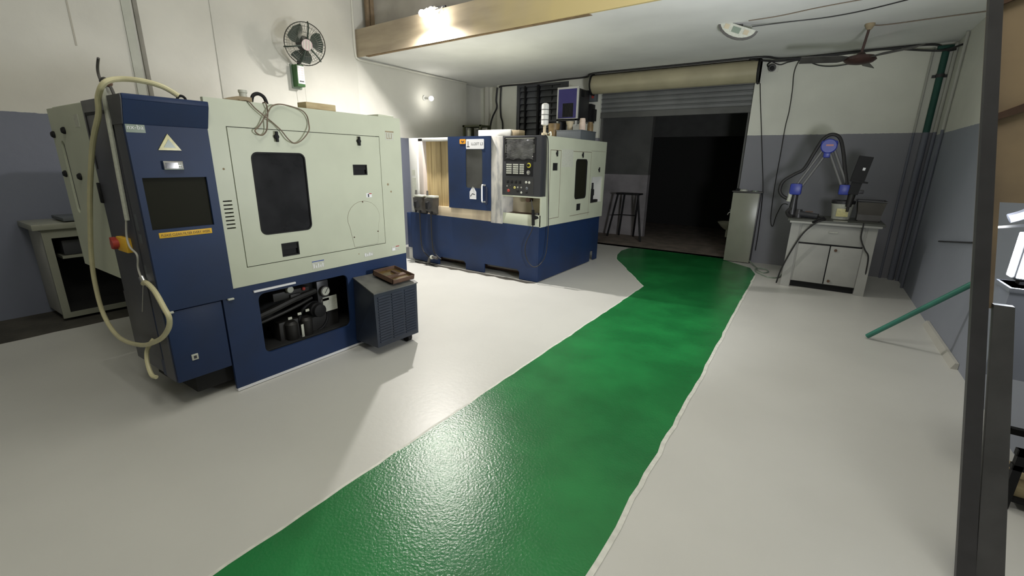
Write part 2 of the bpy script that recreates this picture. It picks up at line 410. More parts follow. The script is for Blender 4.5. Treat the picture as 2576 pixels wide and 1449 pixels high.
# painted walkway and its edge lines, bare strip by the left wall
def wob(a, b, n, amp):
    a = Vector(a); b = Vector(b); t = (b-a).normalized(); nn = Vector((-t.y, t.x)); out = []
    for i in range(n): out.append(tuple(a+(b-a)*(i/n)+nn*rnd.uniform(-amp, amp)))
    return out
left = wob((-1.632, -3.8), (-1.63, 5.49), 90, .006)+wob((-1.63, 5.49), (-2.59, 6.97), 16, .008)+[(-2.64, 7.2), (-2.72, 7.6), (-2.70, 7.9)]
right = wob((-1.06, 7.88), (-0.56, 7.40), 5, .01)+wob((-0.545, 7.1), (-0.492, 3.0), 34, .006)+wob((-0.492, 3.0), (-0.47, -3.8), 66, .006)
wk = left+[(-2.62, 8.02), (-1.9, 8.02), (-1.10, 7.99)]+right
struct('walkway', MB().plate(wk, [], 'z', 0.0004, 0.003), M_green, 'green painted walkway across the pale grey floor')
def ribbon(p, wd, lo, hi):
    mb = MB()
    a = [Vector((x, y)) for x, y in p]
    for i in range(len(a)-1):
        t = (a[i+1]-a[i]); 
        if t.length < 1e-6: continue
        n_ = Vector((-t.y, t.x)).normalized()
        if i == 0: n0 = n_
        t2 = (a[min(i+2, len(a)-1)]-a[i+1]); n1 = n_ if t2.length < 1e-6 else (n_+Vector((-t2.y, t2.x)).normalized()).normalized()
        q = [a[i], a[i+1], a[i+1]+n1*wd, a[i]+n0*wd]
        mb.hexa([(v.x, v.y, lo) for v in q]+[(v.x, v.y, hi) for v in q]); n0 = n1
    return mb
struct('trim_8', ribbon(left[:107], 0.016, .0003, .0026), M_line)
struct('trim_9', ribbon(right[6:], 0.024, .0003, .0028), M_line)
strip = [(XL, -4), (-5.33, -4)]+wob((-5.33, -4), (-5.36, 2.9), 40, .02)+[(-5.37, 3.1), (XL, 3.1)]
struct('trim_10', MB().plate(strip, [], 'z', 0.0004, 0.002), M_bare, 'unpainted dirty concrete strip along the left wall')
# outside the shutter; near-black far and side walls added to keep the night dark
struct('wall_outside', MB().box(-4.4, -2.95, 9.45, 9.6, -0.1, 1.27), M_outw)
struct('wall_outside', MB().box(-4.4, -2.95, 9.45, 9.6, 1.27, 3.1), M_out)
struct('wall_outside', MB().box(-4.4, -4.2, 8.16, 9.45, -0.1, 3.1), M_out)
struct('wall_outside', MB().box(-4.2, 0.3, 12.0, 12.2, -0.1, 3.1), mat('night_far', (0.02, 0.02, 0.02), .9))
struct('wall_outside', MB().box(-0.6, -0.4, 8.16, 12.0, -0.1, 3.1), mat('night_side', (0.03, 0.03, 0.03), .9))
struct('wall_outside', MB().box(-4.2, -4.0, 9.6, 12.0, -0.1, 3.1), mat('night_side_left', (0.02, 0.02, 0.02), .9))
struct('ceiling', MB().box(-4.4, 0.3, 8.16, 12.2, 3.1, 3.2), M_out)
struct('trim_11', MB().box(-3.95, -0.6, 10.0, 10.2, 2.04, 2.55), mat('lintel', (0.05, 0.05, 0.05), .9, var=.2))
struct('trim_12', MB().box(-3.47, -1.03, 8.16, 9.45, -0.012, 0.0), M_outf)

# window with a louvred grille
wn = struct('window_1', MB().plate(rect(-5.27, -4.12, 1.35, 2.94), [rect(-5.21, -5.085, 1.40, 2.90), rect(-5.065, -4.79, 1.40, 2.90), rect(-4.755, -4.30, 1.40, 2.90), rect(-4.25, -4.15, 1.40, 2.84)], 'y', 8.02, 8.07), M_gril)
for a, b in ((-5.21, -5.085), (-5.065, -4.79), (-4.755, -4.30)):
    sl = MB()
    for k in range(13):
        z = 1.43+k*.1165
        sl.hexa([(a, 8.05, z), (b, 8.05, z), (b, 8.10, z+.105), (a, 8.10, z+.105), (a, 8.044, z+.006), (b, 8.044, z+.006), (b, 8.094, z+.111), (a, 8.094, z+.111)])
    obj('louvre', sl, M_slat, wn)
obj('mullion', MB().box(-4.792, -4.752, 7.99, 8.06, 1.37, 2.92, .003), M_black, wn)
obj('mullion', MB().box(-5.088, -5.062, 8.0, 8.06, 1.37, 2.92, .003), M_black, wn)
obj('grille_bar', MB().cyl((-4.5, 8.06, 1.40), (-4.5, 8.06, 2.90), .008, n=8), M_black, wn)
obj('back_sheet', MB().box(-5.25, -4.14, 8.11, 8.14, 1.37, 2.92), M_dark, wn)

# roller shutter
dr = struct('door_1', MB().box(-3.55, -0.985, 7.93, 7.995, 2.93, 2.972), M_brown, 'half-raised roller shutter over the dark doorway')
roll = MB(); prof = []
N = 40
for x0_, x1_ in ((-3.545, -0.99),):
    vs = []; fs = []
    for x in (x0_, x1_):
        for i in range(N):
            t = 2*math.pi*i/N; r = .152 if (i//4) % 2 else .147
            vs.append((x, 7.835+r*math.cos(t), 2.805+r*math.sin(t)))
    for i in range(N): fs.append((i, (i+1) % N, N+(i+1) % N, N+i))
    fs += [tuple(range(N-1, -1, -1)), tuple(range(N, 2*N))]
    roll.add(vs, fs)
obj('shutter_roll', roll, M_shut, dr)
cur = MB(); pts = []
z = 2.36
while z < 2.75:
    pts += [(8.04, z), (8.06, z+.015), (8.06, z+.055), (8.04, z+.07)]; z += .075
for i in range(len(pts)-1):
    (ya, za), (yb, zb) = pts[i], pts[i+1]
    cur.hexa([(-3.47, ya, za), (-1.03, ya, za), (-1.03, ya+.004, za), (-3.47, ya+.004, za), (-3.47, yb, zb), (-1.03, yb, zb), (-1.03, yb+.004, zb), (-3.47, yb+.004, zb)])
obj('shutter_curtain', cur, M_shut2, dr)
obj('bottom_rail', MB().box(-3.47, -1.03, 8.03, 8.075, 2.27, 2.365, .004), M_out, dr)
for x in (-3.556, -0.975):
    obj('bracket_plate', MB().plate(circ(7.835, 2.805, .175, 28), [], 'x', x-.008, x+.008).box(x-.008, x+.008, 7.80, 7.999, 2.66, 2.975), M_black, dr)
obj('guide_rail', MB().box(-3.468, -3.43, 8.06, 8.12, 0, 2.36), M_out, dr)
obj('guide_rail', MB().box(-1.07, -1.032, 8.06, 8.12, 0, 2.36), M_out, dr)

# ================================================================== FRONT LATHE (left)
X = -2.98; XC = X+.004
t = thing('lathe_machine', 'large cream and blue lathe in the left foreground with black viewing window', 'machine', (-3.6, 1.85, 0))
A = t
obj('body', MB().box(-4.30, -3.03, 0.94, 2.755, 0.745, 1.80, .006), M_cream, t)
fp = [rect(1.393, 2.539, 0.813, 1.676)]
for k in range(8): fp.append(rect(1.312, 1.364, 1.236-k*.0235, 1.244-k*.0235))
obj('front_panel', MB().plate(rect(1.292, 2.765, 0.695, 1.827), fp, 'x', X-.03, X), M_cream, t)
obj('vent_backing', MB().box(X-.045, X-.032, 1.30, 1.375, 1.05, 1.26), M_dark, t)
win = rrect(1.519, 1.873, 1.013, 1.527, .038)
d = obj('access_door', MB().plate(rect(1.398, 2.534, 0.818, 1.671), [win, rect(2.266, 2.397, 1.380, 1.458), rect(1.636, 1.761, .844, .936)], 'x', X-.022, X+.001), M_cream, t)
obj('window_pane', MB().plate(win, [], 'x', X-.020, X-.006), M_glassd, d)
obj('window_seal', MB().plate(rrect(1.513, 1.879, 1.007, 1.533, .042), [rrect(1.521, 1.871, 1.015, 1.525, .037)], 'x', X-.01, X+.003), M_black, d)
for a, b, c, e in ((2.266, 2.397, 1.380, 1.458), (1.636, 1.761, .844, .936)):
    obj('pull_recess', MB().box(X-.028, X-.018, a, b, c, e).plate(rect(a, b, c, e), [rect(a+.008, b-.008, c+.008, e-.008)], 'x', X-.018, X+.003).box(X-.018, X-.006, a+.008, b-.008, (c+e)/2, e-.008), M_black, d)
for y, zz in ((1.688, 1.631), (2.33, 1.631)):
    obj('door_knob', MB().cyl((X, y, zz), (X+.022, y, zz), .014, n=14).box(X+.010, X+.026, y-.008, y+.008, zz-.033, zz+.033, .004), M_black, d)
lid = []
for i in range(15):
    a = R(205-230*i/14); lid.append((X+.0015, 2.335+.152*math.cos(a)*1.02, 1.045+.135*math.sin(a)))
lid = [(X+.0015, 2.225, .825)]+lid+[(X+.0015, 2.455, .825)]
obj('round_cover', MB().plate([(p[1], p[2]) for p in lid], [], 'x', X-.001, X+.0025), M_cream, d)
obj('cover_seam', MB().tube(lid, .0014, n=5, spline=False, closed=True), M_wire, d)
for y, zz in ((2.33, 1.174), (2.226, .905), (2.463, .925)):
    obj('cover_screw', MB().sphere((X+.003, y, zz), .006, 8), M_rust, d)
s_ = obj('code_label', MB().box(X, X+.0025, 2.372, 2.425, 1.205, 1.238), M_paper, d)
obj('code_bars', MB().box(X+.002, X+.003, 2.386, 2.398, 1.208, 1.232), M_ink, s_)
obj('label_header', MB().box(X+.002, X+.003, 2.398, 2.424, 1.230, 1.237), M_inkr, s_)
# loose labels of the front panel
s_ = obj('rating_label', MB().box(X, X+.0015, 1.845, 1.945, .715, .775), M_faded, t)
obj('label_header', MB().box(X+.001, X+.002, 1.846, 1.944, .767, .774), M_inkb, s_)
for i in range(5): obj('label_mark', MB().box(X+.001, X+.002, 1.856+i*.018, 1.864+i*.018, .722, .752-(i % 2)*.012), M_paper, s_)
s_ = obj('faded_label', MB().box(X, X+.0012, 2.31, 2.40, .728, .765), M_faded, t)
for i in range(4): obj('label_mark', MB().box(X+.001, X+.002, 2.316+i*.021, 2.328+i*.021, .734, .760-(i % 2)*.01), M_paper, s_)
s_ = obj('warning_label', MB().box(X, X+.0015, 2.60, 2.685, .733, .775), M_faded, t)
obj('label_header', MB().box(X+.001, X+.002, 2.645, 2.685, .767, .774), M_inkr, s_)
obj('label_mark', MB().box(X+.001, X+.002, 2.606, 2.638, .738, .760), M_paper, s_)
s_ = obj('peeled_sticker', MB().box(X, X+.0012, 2.60, 2.685, 1.652, 1.722), M_faded, t)
text('sticker_mark', 'LLI', 'x', 2.612, 2.668, 1.662, 1.705, X+.0018, M_card, s_)
obj('sticker_tape', MB().box(X+.001, X+.002, 2.602, 2.69, 1.712, 1.722), M_card, s_)
for y, zz, r in ((1.345, 1.43, .008), (2.26, .765, .006), (2.15, 1.64, .013), (2.60, 1.30, .012), (2.63, 1.24, .010)):
    obj('paint_chip', MB().lathe((X-.0005, y, zz), (1, 0, 0), [(0, r), (.0012, r*.7)], 9), M_card, t)
# skirt with service opening
op = rrect(1.436, 2.135, .195, .622, .045)
obj('skirt', MB().plate(rect(1.222, 2.765, 0.018, .694), [op], 'x', X-.022, X-.002), M_blue, t)
obj('skirt_rail', MB().box(X-.02, X+.006, 1.222, 2.28, 0.004, .020), M_paper, t)
obj('opening_strip', MB().box(X, X+.012, 1.41, 1.70, .642, .654), M_paper, t)
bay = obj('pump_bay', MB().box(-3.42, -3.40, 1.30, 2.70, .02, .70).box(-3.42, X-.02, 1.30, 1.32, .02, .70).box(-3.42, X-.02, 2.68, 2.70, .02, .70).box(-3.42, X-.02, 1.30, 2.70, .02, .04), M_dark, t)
xi = -3.10
obj('pressure_gauge', MB().lathe((xi, 1.99, .50), (1, 0, 0), [(0, .040), (.03, .040), (.032, .034)], 20), M_ped, bay)
obj('gauge_face', MB().cyl((xi+.030, 1.99, .50), (xi+.034, 1.99, .50), .032), M_faded, bay)
obj('gauge_needle', MB().obox((xi+.0355, 1.995, .505), .002, .004, .045, Matrix.Rotation(R(-35), 3, 'X')), M_ink, bay)
obj('gauge_block', MB().box(xi-.06, xi-.002, 1.94, 2.04, .36, .58, .005), M_gunm, bay)
obj('gauge_tag', MB().box(xi-.001, xi+.004, 1.955, 2.03, .415, .435), M_ped, bay)
obj('pressure_gauge', MB().lathe((xi, 1.715, .575), (1, 0, 0), [(0, .024), (.025, .024), (.027, .02)], 16), M_faded, bay)
pl = MB().tube([(xi-.02, 1.47, .42), (xi, 1.6, .455), (xi, 1.75, .49), (xi-.02, 1.93, .51)], .024)
pl.tube([(xi-.02, 1.47, .37), (xi, 1.6, .40), (xi, 1.75, .43), (xi-.02, 1.9, .46)], .012)
obj('hydraulic_pipe', pl, M_bay, bay)
obj('valve_block', MB().box(xi-.08, xi-.01, 1.60, 1.88, .50, .56, .004).box(xi-.05, xi+.005, 1.72, 1.80, .47, .53, .004), M_bay, bay)
obj('red_valve', MB().sphere((xi, 1.83, .553), .014, 10), M_inkr, bay)
for y in (1.70, 1.82):
    obj('filter_bowl', MB().lathe((xi, y, .17), (0, 0, 1), [(0, .032), (.02, .042), (.14, .046), (.16, .03)], 18), M_bay, bay)
for y, zz in ((1.66, .36), (1.735, .375), (1.80, .385)):
    obj('white_tag', MB().box(xi+.04, xi+.046, y, y+.028, zz, zz+.018), M_faded, bay)
obj('pump_body', MB().box(xi-.15, xi-.02, 1.62, 2.12, .12, .33, .01), M_bay, bay)
obj('sight_glass', MB().box(xi+.05, xi+.056, 1.745, 1.765, .20, .30, .002), M_faded, bay)
obj('motor_cap', MB().lathe((xi-.02, 1.905, .37), (1, 0, 0), [(0, .058), (.05, .058), (.06, .05), (.09, .05), (.095, .04)], 20), M_black, bay)
obj('motor_plate', MB().box(xi, xi+.004, 1.975, 2.10, .325, .445), M_faded, bay)
obj('coil_hose', MB().tube([(xi-.02, 1.90+.12*math.cos(a), .30+.12*math.sin(a)) for a in [R(20*k) for k in range(-4, 12)]], .012), M_black, bay)
# blue column at the corner
c = obj('column_panel', MB().plate(rect(.905, 1.290, .640, 1.654), [rect(.934, 1.243, 1.108, 1.386)], 'x', X-.02, X+.004), M_blue, t)
obj('screen', MB().box(X-.019, X-.010, .934, 1.243, 1.108, 1.386), M_scr, c)
obj('hood', MB().hexa([(-3.2, .905, 1.655), (X, .905, 1.655), (X, 1.295, 1.655), (-3.2, 1.295, 1.655), (-3.2, .905, 1.769), (-2.932, .905, 1.769), (-2.932, 1.295, 1.769), (-3.2, 1.295, 1.769)]).box(-3.2, -2.930, .904, 1.296, 1.769, 1.797, .004), M_blue, t)
obj('column_base', MB().box(-3.0-.2, X-.004, .912, 1.215, .19, .634, .006), M_blue, t)
obj('column_core', MB().box(-3.19, X-.024, .925, 1.285, .64, 1.655), M_grey, t)
for y in (.905, 1.235): obj('panel_catch', MB().box(X-.01, X+.016, y+.012, y+.048, .628, .640, .003), M_faded, t)
tri = [(1.030, 1.530), (1.138, 1.530), (1.084, 1.615)]
s_ = obj('warning_triangle', MB().plate(tri, [], 'x', XC, XC+.006), M_pyel, t)
obj('triangle_centre', MB().plate([(1.056, 1.544), (1.112, 1.544), (1.084, 1.588)], [], 'x', XC+.004, XC+.0075), M_refl, s_)
s_ = obj('temperature_display', MB().box(XC, XC+.018, 1.036, 1.131, 1.427, 1.474, .004), M_steel, t)
obj('display_glass', MB().box(XC+.016, XC+.0195, 1.046, 1.103, 1.436, 1.465), M_glassd, s_)
for i in range(4): obj('display_button', MB().box(XC+.016, XC+.0205, 1.107+(i % 2)*.010, 1.114+(i % 2)*.010, 1.440+(i//2)*.012, 1.449+(i//2)*.012), M_faded, s_)
s_ = obj('maker_badge', MB().box(XC, XC+.0015, .908, .990, 1.614, 1.654), M_refl, t)
text('badge_text', 'nx-ba', 'x', .914, .984, 1.630, 1.652, XC+.0022, M_paper, s_)
s_ = obj('notice_label', MB().box(XC, XC+.002, .958, 1.224, 1.060, 1.090, .0006), M_yel, t)
text('notice_text', 'PLEASE CLEAN FILTER EVERY WEEK', 'x', .968, 1.214, 1.068, 1.082, XC+.0026, M_ink, s_)
s_ = obj('socket', MB().box(X-.004, X+.004, 1.000, 1.036, .308, .346, .003), M_faded, t)
obj('socket_hole', MB().box(X+.003, X+.005, 1.010, 1.026, .318, .336), M_ink, s_)
# end face of the machine (towards the camera)
YE = .905
obj('column_side', MB().box(-3.118, X-.0205, YE-.001, YE+.018, .20, 1.654).box(-3.62, X-.03, YE+.01, YE+.04, .20, .66, .003), M_grey, t)
obj('hood_end', MB().plate([(-3.118, 1.654), (X, 1.654), (-2.934, 1.768), (-2.934, 1.794), (-3.118, 1.794)], [], 'y', YE-.006, YE-.0015), M_grey, t)
for xx, za, zb in ((-3.085, 1.10, 1.19), (-3.075, 1.03, 1.08), (-3.10, .80, .90)):
    obj('side_label', MB().box(xx-.018, xx+.016, YE-.0015, YE, za, zb), M_plinth, t)
obj('corner_conduit', MB().tube([(-3.135, YE-.008, 1.83), (-3.15, YE-.010, 1.6), (-3.17, YE-.010, 1.40), (-3.19, YE-.010, 1.15)], .012), M_faded, t)
e = obj('cabinet_door', MB().box(-3.58, -3.16, YE+.004, YE+.03, .30, 1.795, .003), M_grey, t)
obj('door_gasket', MB().box(-3.54, -3.20, YE+.0015, YE+.006, 1.715, 1.73).box(-3.545, -3.535, YE+.0015, YE+.006, 1.42, 1.73), M_black, e)
obj('door_latch', MB().box(-3.60, -3.565, YE-.006, YE+.006, 1.22, 1.34, .004), M_black, e)
sw = obj('isolator_switch', MB().box(-3.40, -3.25, YE-.025, YE+.005, .955, 1.04, .005), M_yel, e)
obj('isolator_handle', MB().cyl((-3.375, YE-.02, 1.0), (-3.375, YE-.055, 1.0), .025).box(-3.42, -3.385, YE-.05, YE-.024, .965, 1.035, .004), M_inkr, sw)
sp = obj('side_panel', MB().plate(rect(-4.305, -3.585, .745, 1.785), [rrect(-4.165, -4.095, 1.12, 1.585, .034)], 'y', YE+.008, YE+.034), M_cream, t)
obj('slot_glass', MB().box(-4.17, -4.09, YE+.02, YE+.033, 1.11, 1.60), M_grey, sp)
for xx, zz, hh in ((-4.265, 1.625, .022), (-4.02, 1.645, .026), (-4.215, 1.375, .036), (-3.915, 1.365, .036)):
    obj('panel_knob', MB().lathe((xx, YE+.012, zz), (0, -1, 0), [(0, .022), (.012, .022), (.022, .014)], 14), M_black, sp)
obj('panel_label', MB().box(-3.78, -3.70, YE+.0065, YE+.009, 1.66, 1.73), M_faded, sp)
obj('base_frame', MB().box(-3.60, -3.05, 1.02, 2.72, .06, .19, .01).box(-4.20, -3.44, 1.25, 2.72, .06, .74, .01).box(-3.59, -3.44, 1.0, 1.25, .06, .74), M_dark, t)
for y in (1.15, 2.5):
    for xx in (-3.95, -3.25): obj('levelling_foot', MB().lathe((xx, y, 0), (0, 0, 1), [(0, .05), (.025, .045), (.03, .015), (.07, .015)], 14), M_gunm, t)
obj('end_cover', MB().box(-4.28, X-.03, 2.735, 2.765, .05, .745), M_blued, t)
obj('rear_bracket', MB().box(-3.12, -3.06, 2.757, 2.79, 1.70, 1.76, .004), M_blued, t)
obj('rear_light_block', MB().box(-5.55, -4.32, 2.12, 2.74, .03, 1.92, .01), M_cream, t)  # unseen box added to stop lamp light reaching the floor behind
obj('lifting_eye', MB().tube([(-2.975+.0, 1.183+.020*math.cos(a), 1.797+.020*math.sin(a)) for a in [R(30*k) for k in range(7)]], .007), M_black, t)
obj('roof_strip', MB().box(-3.30, -3.0, 2.56, 2.72, 1.80, 1.845, .003), M_cream, t)

# drain hose hanging at the machine end
hp = [(-2.97, 1.17, 1.815), (-2.99, 1.11, 1.855), (-3.02, 1.03, 1.875), (-3.06, .95, 1.875), (-3.04, .88, 1.845), (-3.10, .86, 1.78), (-3.15, .86, 1.70), (-3.30, .85, 1.56), (-3.50, .845, 1.32), (-3.66, .845, 1.10), (-3.80, .845, .88), (-3.87, .845, .68), (-3.87, .85, .46),
      (-3.66, .85, .35), (-3.27, .85, .39), (-2.95, .85, .50), (-2.78, .85, .60), (-2.71, .845, .68), (-2.75, .845, .73), (-2.87, .855, .80), (-3.02, .87, .82), (-3.10, .88, .80)]
t = thing('drain_hose', 'translucent yellowish hose looped down the end of the front lathe', 'hose', (-3.3, .87, .35))
obj('hose_tube', MB().tube(hp, .0135, n=10), M_hose, t)
obj('hose_clip', MB().cyl((-3.105, .89, .795), (-3.135, .89, .83), .018, n=12), M_steel, t)
obj('thin_lead', MB().tube([(-3.13, .885, .82), (-3.15, .885, .88), (-3.12, .885, .96), (-3.19, .88, 1.0), (-3.22, .885, 1.06), (-3.19, .89, 1.15)], .0055), M_wirew, t)
obj('hanging_thread', MB().tube([(-3.12, .885, .80), (-3.18, .885, .70), (-3.24, .885, .60)], .002, n=5), M_wirew, t)
t = tag(obj('drain_stub', MB().tube([(-3.20, .90, .43), (-3.20, .86, .38), (-3.18, .84, .31), (-3.12, .83, .245), (-3.08, .84, .235)], .012), M_hose), 'short cream hose stub low on the end of the front lathe', 'hose')
t = thing('air_fitting', 'small white hose fitting with red cap on the front lathe corner', 'fitting', (-3.26, .95, 1.80))
obj('fitting_body', MB().lathe((-3.26, .95, 1.797), (0, 0, 1), [(0, .028), (.05, .026), (.075, .016), (.085, .016)], 14), M_white, t)
obj('fitting_cap', MB().sphere((-3.21, .945, 1.865), .020, 10), M_rust, t)
obj('elbow', MB().tube([(-3.33, .95, 1.885), (-3.29, .95, 1.895), (-3.24, .95, 1.885), (-3.20, .95, 1.845), (-3.17, .95, 1.80)], .008), M_ped, t)
obj('antenna', MB().tube([(-3.325, .95, 1.885), (-3.34, .95, 1.92), (-3.33, .95, 1.955), (-3.29, .95, 1.995)], .007), M_ped, t)
# things on the roof of the front lathe
t = thing('wood_block', 'pale wooden block on the roof of the front lathe under the fan', 'block', (-3.08, 2.09, 1.80))
obj('block', MB().box(-3.14, -3.035, 1.965, 2.20, 1.828, 1.876, .003).box(-3.16, -3.02, 1.96, 2.205, 1.800, 1.828, .003), M_wood, t)
t = thing('roof_fixture', 'cream fixture with black hose bow on brown board, front lathe roof', 'fitting', (-3.09, 1.56, 1.80))
obj('board', MB().box(-3.16, -3.03, 1.38, 1.76, 1.800, 1.822, .002).hexa([(-3.15, 1.40, 1.822), (-3.04, 1.40, 1.822), (-3.04, 1.60, 1.822), (-3.15, 1.60, 1.822), (-3.15, 1.52, 1.86), (-3.04, 1.52, 1.86), (-3.04, 1.60, 1.86), (-3.15, 1.60, 1.86)]), M_card, t)
obj('spout', MB().lathe((-3.09, 1.575, 1.855), (0, 0, 1), [(0, .022), (.03, .022), (.034, .026), (.048, .026)], 14), M_faded, t)
obj('hose_bow', MB().tube([(-3.06, 1.605, 1.835), (-3.06, 1.62, 1.875), (-3.06, 1.655, 1.89), (-3.06, 1.69, 1.872), (-3.06, 1.705, 1.825)], .011), M_black, t)
wp = [(1.54, 1.826), (1.57, 1.79), (1.63, 1.74), (1.68, 1.71), (1.72, 1.67), (1.76, 1.615), (1.81, 1.595), (1.86, 1.62), (1.91, 1.68), (1.925, 1.73), (1.91, 1.78), (1.86, 1.812), (1.75, 1.832), (1.68, 1.815), (1.64, 1.77), (1.585, 1.69), (1.55, 1.66), (1.565, 1.638), (1.60, 1.637), (1.625, 1.67), (1.632, 1.73), (1.65, 1.78), (1.64, 1.828)]
wp = [(-2.966+.008*((i*7) % 3), a, b) for i, (a, b) in enumerate(wp)]
wp = [(-3.03, 1.53, 1.832)]+wp+[(-3.03, 1.66, 1.834)]
tag(obj('loose_wire', MB().tube(wp, .0042, n=6), M_wire), 'brown wire hanging in loops over the front lathe panel', 'wire')

# cooler box in front of the skirt, with a tray
t = thing('oil_cooler', 'dark blue louvred oil cooler box attached to the skirt of the front lathe', 'cooler', (-2.8, 2.35, 0))
B = [(-2.975, 2.165, .055), (-2.65, 2.12, .080), (-2.65, 2.552, .073), (-2.975, 2.64, .055), (-2.975, 2.184, .577), (-2.65, 2.112, .517), (-2.65, 2.555, .512), (-2.975, 2.652, .565)]
obj('housing', MB().hexa(B), M_tank, t)
obj('lid', MB().hexa([(-2.974, 2.180, .578), (-2.642, 2.106, .518), (-2.642, 2.561, .512), (-2.974, 2.656, .566), (-2.974, 2.180, .586), (-2.642, 2.106, .526), (-2.642, 2.561, .520), (-2.974, 2.656, .574)]), M_tanktop, t)
lv = MB()
for cgrp in range(3):
    for k in range(17):
        a = 2.145+cgrp*.135; zz = .115+k*.0225
        lv.hexa([(-2.651, a, zz), (-2.640, a, zz), (-2.640, a+.115, zz), (-2.651, a+.115, zz), (-2.651, a, zz+.012), (-2.647, a, zz+.012), (-2.647, a+.115, zz+.012), (-2.651, a+.115, zz+.012)])
obj('louvres', lv, M_tank, t)
for y in (2.49,):
    obj('caster', MB().cyl((-2.72, y-.02, .036), (-2.72, y+.02, .036), .036, n=18).box(-2.75, -2.69, y-.025, y+.025, .04, .082), M_black, t)
    obj('caster', MB().cyl((-2.92, y-.02, .036), (-2.92, y+.02, .036), .036, n=18).box(-2.95, -2.89, y-.025, y+.025, .04, .075), M_black, t)
t = thing('drip_tray', 'brown oily metal tray on top of the louvred cooler box', 'tray', (-2.78, 2.44, .55))
rot = Matrix.Rotation(R(10), 3, 'Y')
def trp(x, y, zz): return Vector((-2.79, 2.44, .588))+rot @ Vector((x, y, zz))
tr = MB()
def oq(x0, x1, y0, y1, z0, z1): tr.hexa([trp(x0, y0, z0), trp(x1, y0, z0), trp(x1, y1, z0), trp(x0, y1, z0), trp(x0, y0, z1), trp(x1, y0, z1), trp(x1, y1, z1), trp(x0, y1, z1)])
oq(-.12, .12, -.115, .115, -.022, -.017)
oq(-.12, .12, -.115, -.109, -.022, .020); oq(-.12, .12, .109, .115, -.022, .020); oq(-.12, -.114, -.115, .115, -.022, .020); oq(.114, .12, -.115, .115, -.022, .012)
obj('tray_pan', tr, M_rust, t)
tr = MB(); oq(-.112, .112, -.107, .107, -.017, -.003)
obj('oil_sludge', tr, M_oil, t)
tr = MB(); oq(.01, .05, -.09, .09, -.003, .008); oq(-.06, .02, .02, .05, -.003, .012)
obj('scrap_bar', tr, M_rust, t)

# ================================================================== BACK LATHE
Y = 4.81
t = thing('lathe_machine', 'cream and blue lathe at the back with control panel facing the camera', 'machine', (-3.95, 5.75, 0))
out = [(-5.04, .05), (-5.02, .03), (-4.49, .015), (-4.49, .09), (-4.46, .13), (-4.02, .13), (-3.985, .09), (-3.985, .012), (-3.655, .012), (-3.655, .135), (-3.11, .135), (-3.08, .10), (-3.08, .01), (-2.821, .01), (-2.821, .717), (-5.04, .742)]
obj('front_skirt', MB().plate(out, [], 'y', Y, Y+.02), M_blue, t)
obj('side_skirt', MB().plate([(Y, .01), (6.40, .01), (6.42, .17), (6.55, .17), (6.55, .01), (6.69, .01), (6.69, .695), (Y, .717)], [], 'x', -2.82, -2.80), M_blue, t)
obj('skirt_bulge', MB().box(-5.14, -5.04, Y+.01, 6.3, .20, .73, .005), M_blue, t)
obj('chassis', MB().box(-5.03, -2.83, Y+.025, 6.68, .145, .71), M_blued, t)
obj('chassis_foot', MB().box(-4.95, -2.95, 5.05, 6.5, .02, .145), M_rust, t)
for a, b in ((-4.49, -3.985), (-3.655, -3.08)): obj('fork_liner', MB().box(a+.02, b-.02, Y+.05, Y+.25, .10, .142), M_ped, t)
for xx, yy in ((-4.95, 4.95), (-3.82, 4.9), (-2.98, 4.95), (-2.93, 6.47)):
    obj('levelling_foot', MB().lathe((xx, yy, 0), (0, 0, 1), [(0, .05), (.022, .045), (.026, .014), (.15, .014)], 14), M_gunm, t)
obj('body', MB().box(-5.04, -2.95, 5.16, 6.72, .712, 1.795, .005), M_cream, t)
obj('roof', MB().box(-5.04, -2.782, 5.16, 6.74, 1.79, 1.803, .002).box(-2.95, -2.782, 4.93, 5.16, 1.785, 1.803), M_cream, t)
lc = obj('left_column', MB().box(-5.04, -4.885, 4.83, 5.16, .735, 1.80, .004), M_white, t)
obj('column_label', MB().box(-5.0, -4.93, 4.828, 4.83, 1.28, 1.36).box(-5.005, -4.92, 4.828, 4.83, .95, 1.25), M_faded, lc)
obj('column_button', MB().lathe((-4.965, 4.83, .855), (0, -1, 0), [(0, .03), (.012, .03), (.02, .022)], 16), M_steel, lc)
obj('left_jamb', MB().box(-4.885, -4.80, 4.86, 5.16, .735, 1.795, .003), mat('pinkish_enamel', (.50, .44, .40), .5), t)
obj('header', MB().box(-4.885, -3.50, 4.86, 5.16, 1.755, 1.803, .003), M_white, t)
gd = MB()
for k in range(14):
    x0_ = -4.80+k*.0945
    gd.box(x0_, x0_+.090, 4.935+(k % 2)*.006, 4.955, .84, 1.755)
obj('sliding_guard', gd, M_curt, t)
obj('oil_sill', MB().hexa([(-4.80, 4.83, .725), (-3.53, 4.83, .713), (-3.53, 5.16, .713), (-4.80, 5.16, .725), (-4.80, 4.86, .845), (-3.53, 4.86, .845), (-3.53, 5.16, .845), (-4.80, 5.16, .845)]).box(-4.52, -3.53, 4.812, 4.86, .720, .868, .003), M_oily, t)
dw = rrect(-3.938, -3.662, 1.150, 1.645, .03)
d = obj('sliding_door', MB().plate(rect(-4.245, -3.537, .868, 1.806), [dw], 'y', 4.780, 4.825), M_blue, t)
obj('door_window', MB().plate(dw, [], 'y', 4.786, 4.80), M_glassg, d)
obj('door_handle', MB().tube([(-3.61, 4.78, 1.195), (-3.635, 4.74, 1.19), (-3.635, 4.735, 1.13), (-3.635, 4.735, 1.02), (-3.632, 4.74, .985), (-3.61, 4.78, .98)], .012), M_steel, d)
obj('handle_guard', MB().plate(rrect(-3.62, -3.57, .945, 1.18, .02), [], 'y', 4.772, 4.781), M_blued, d)
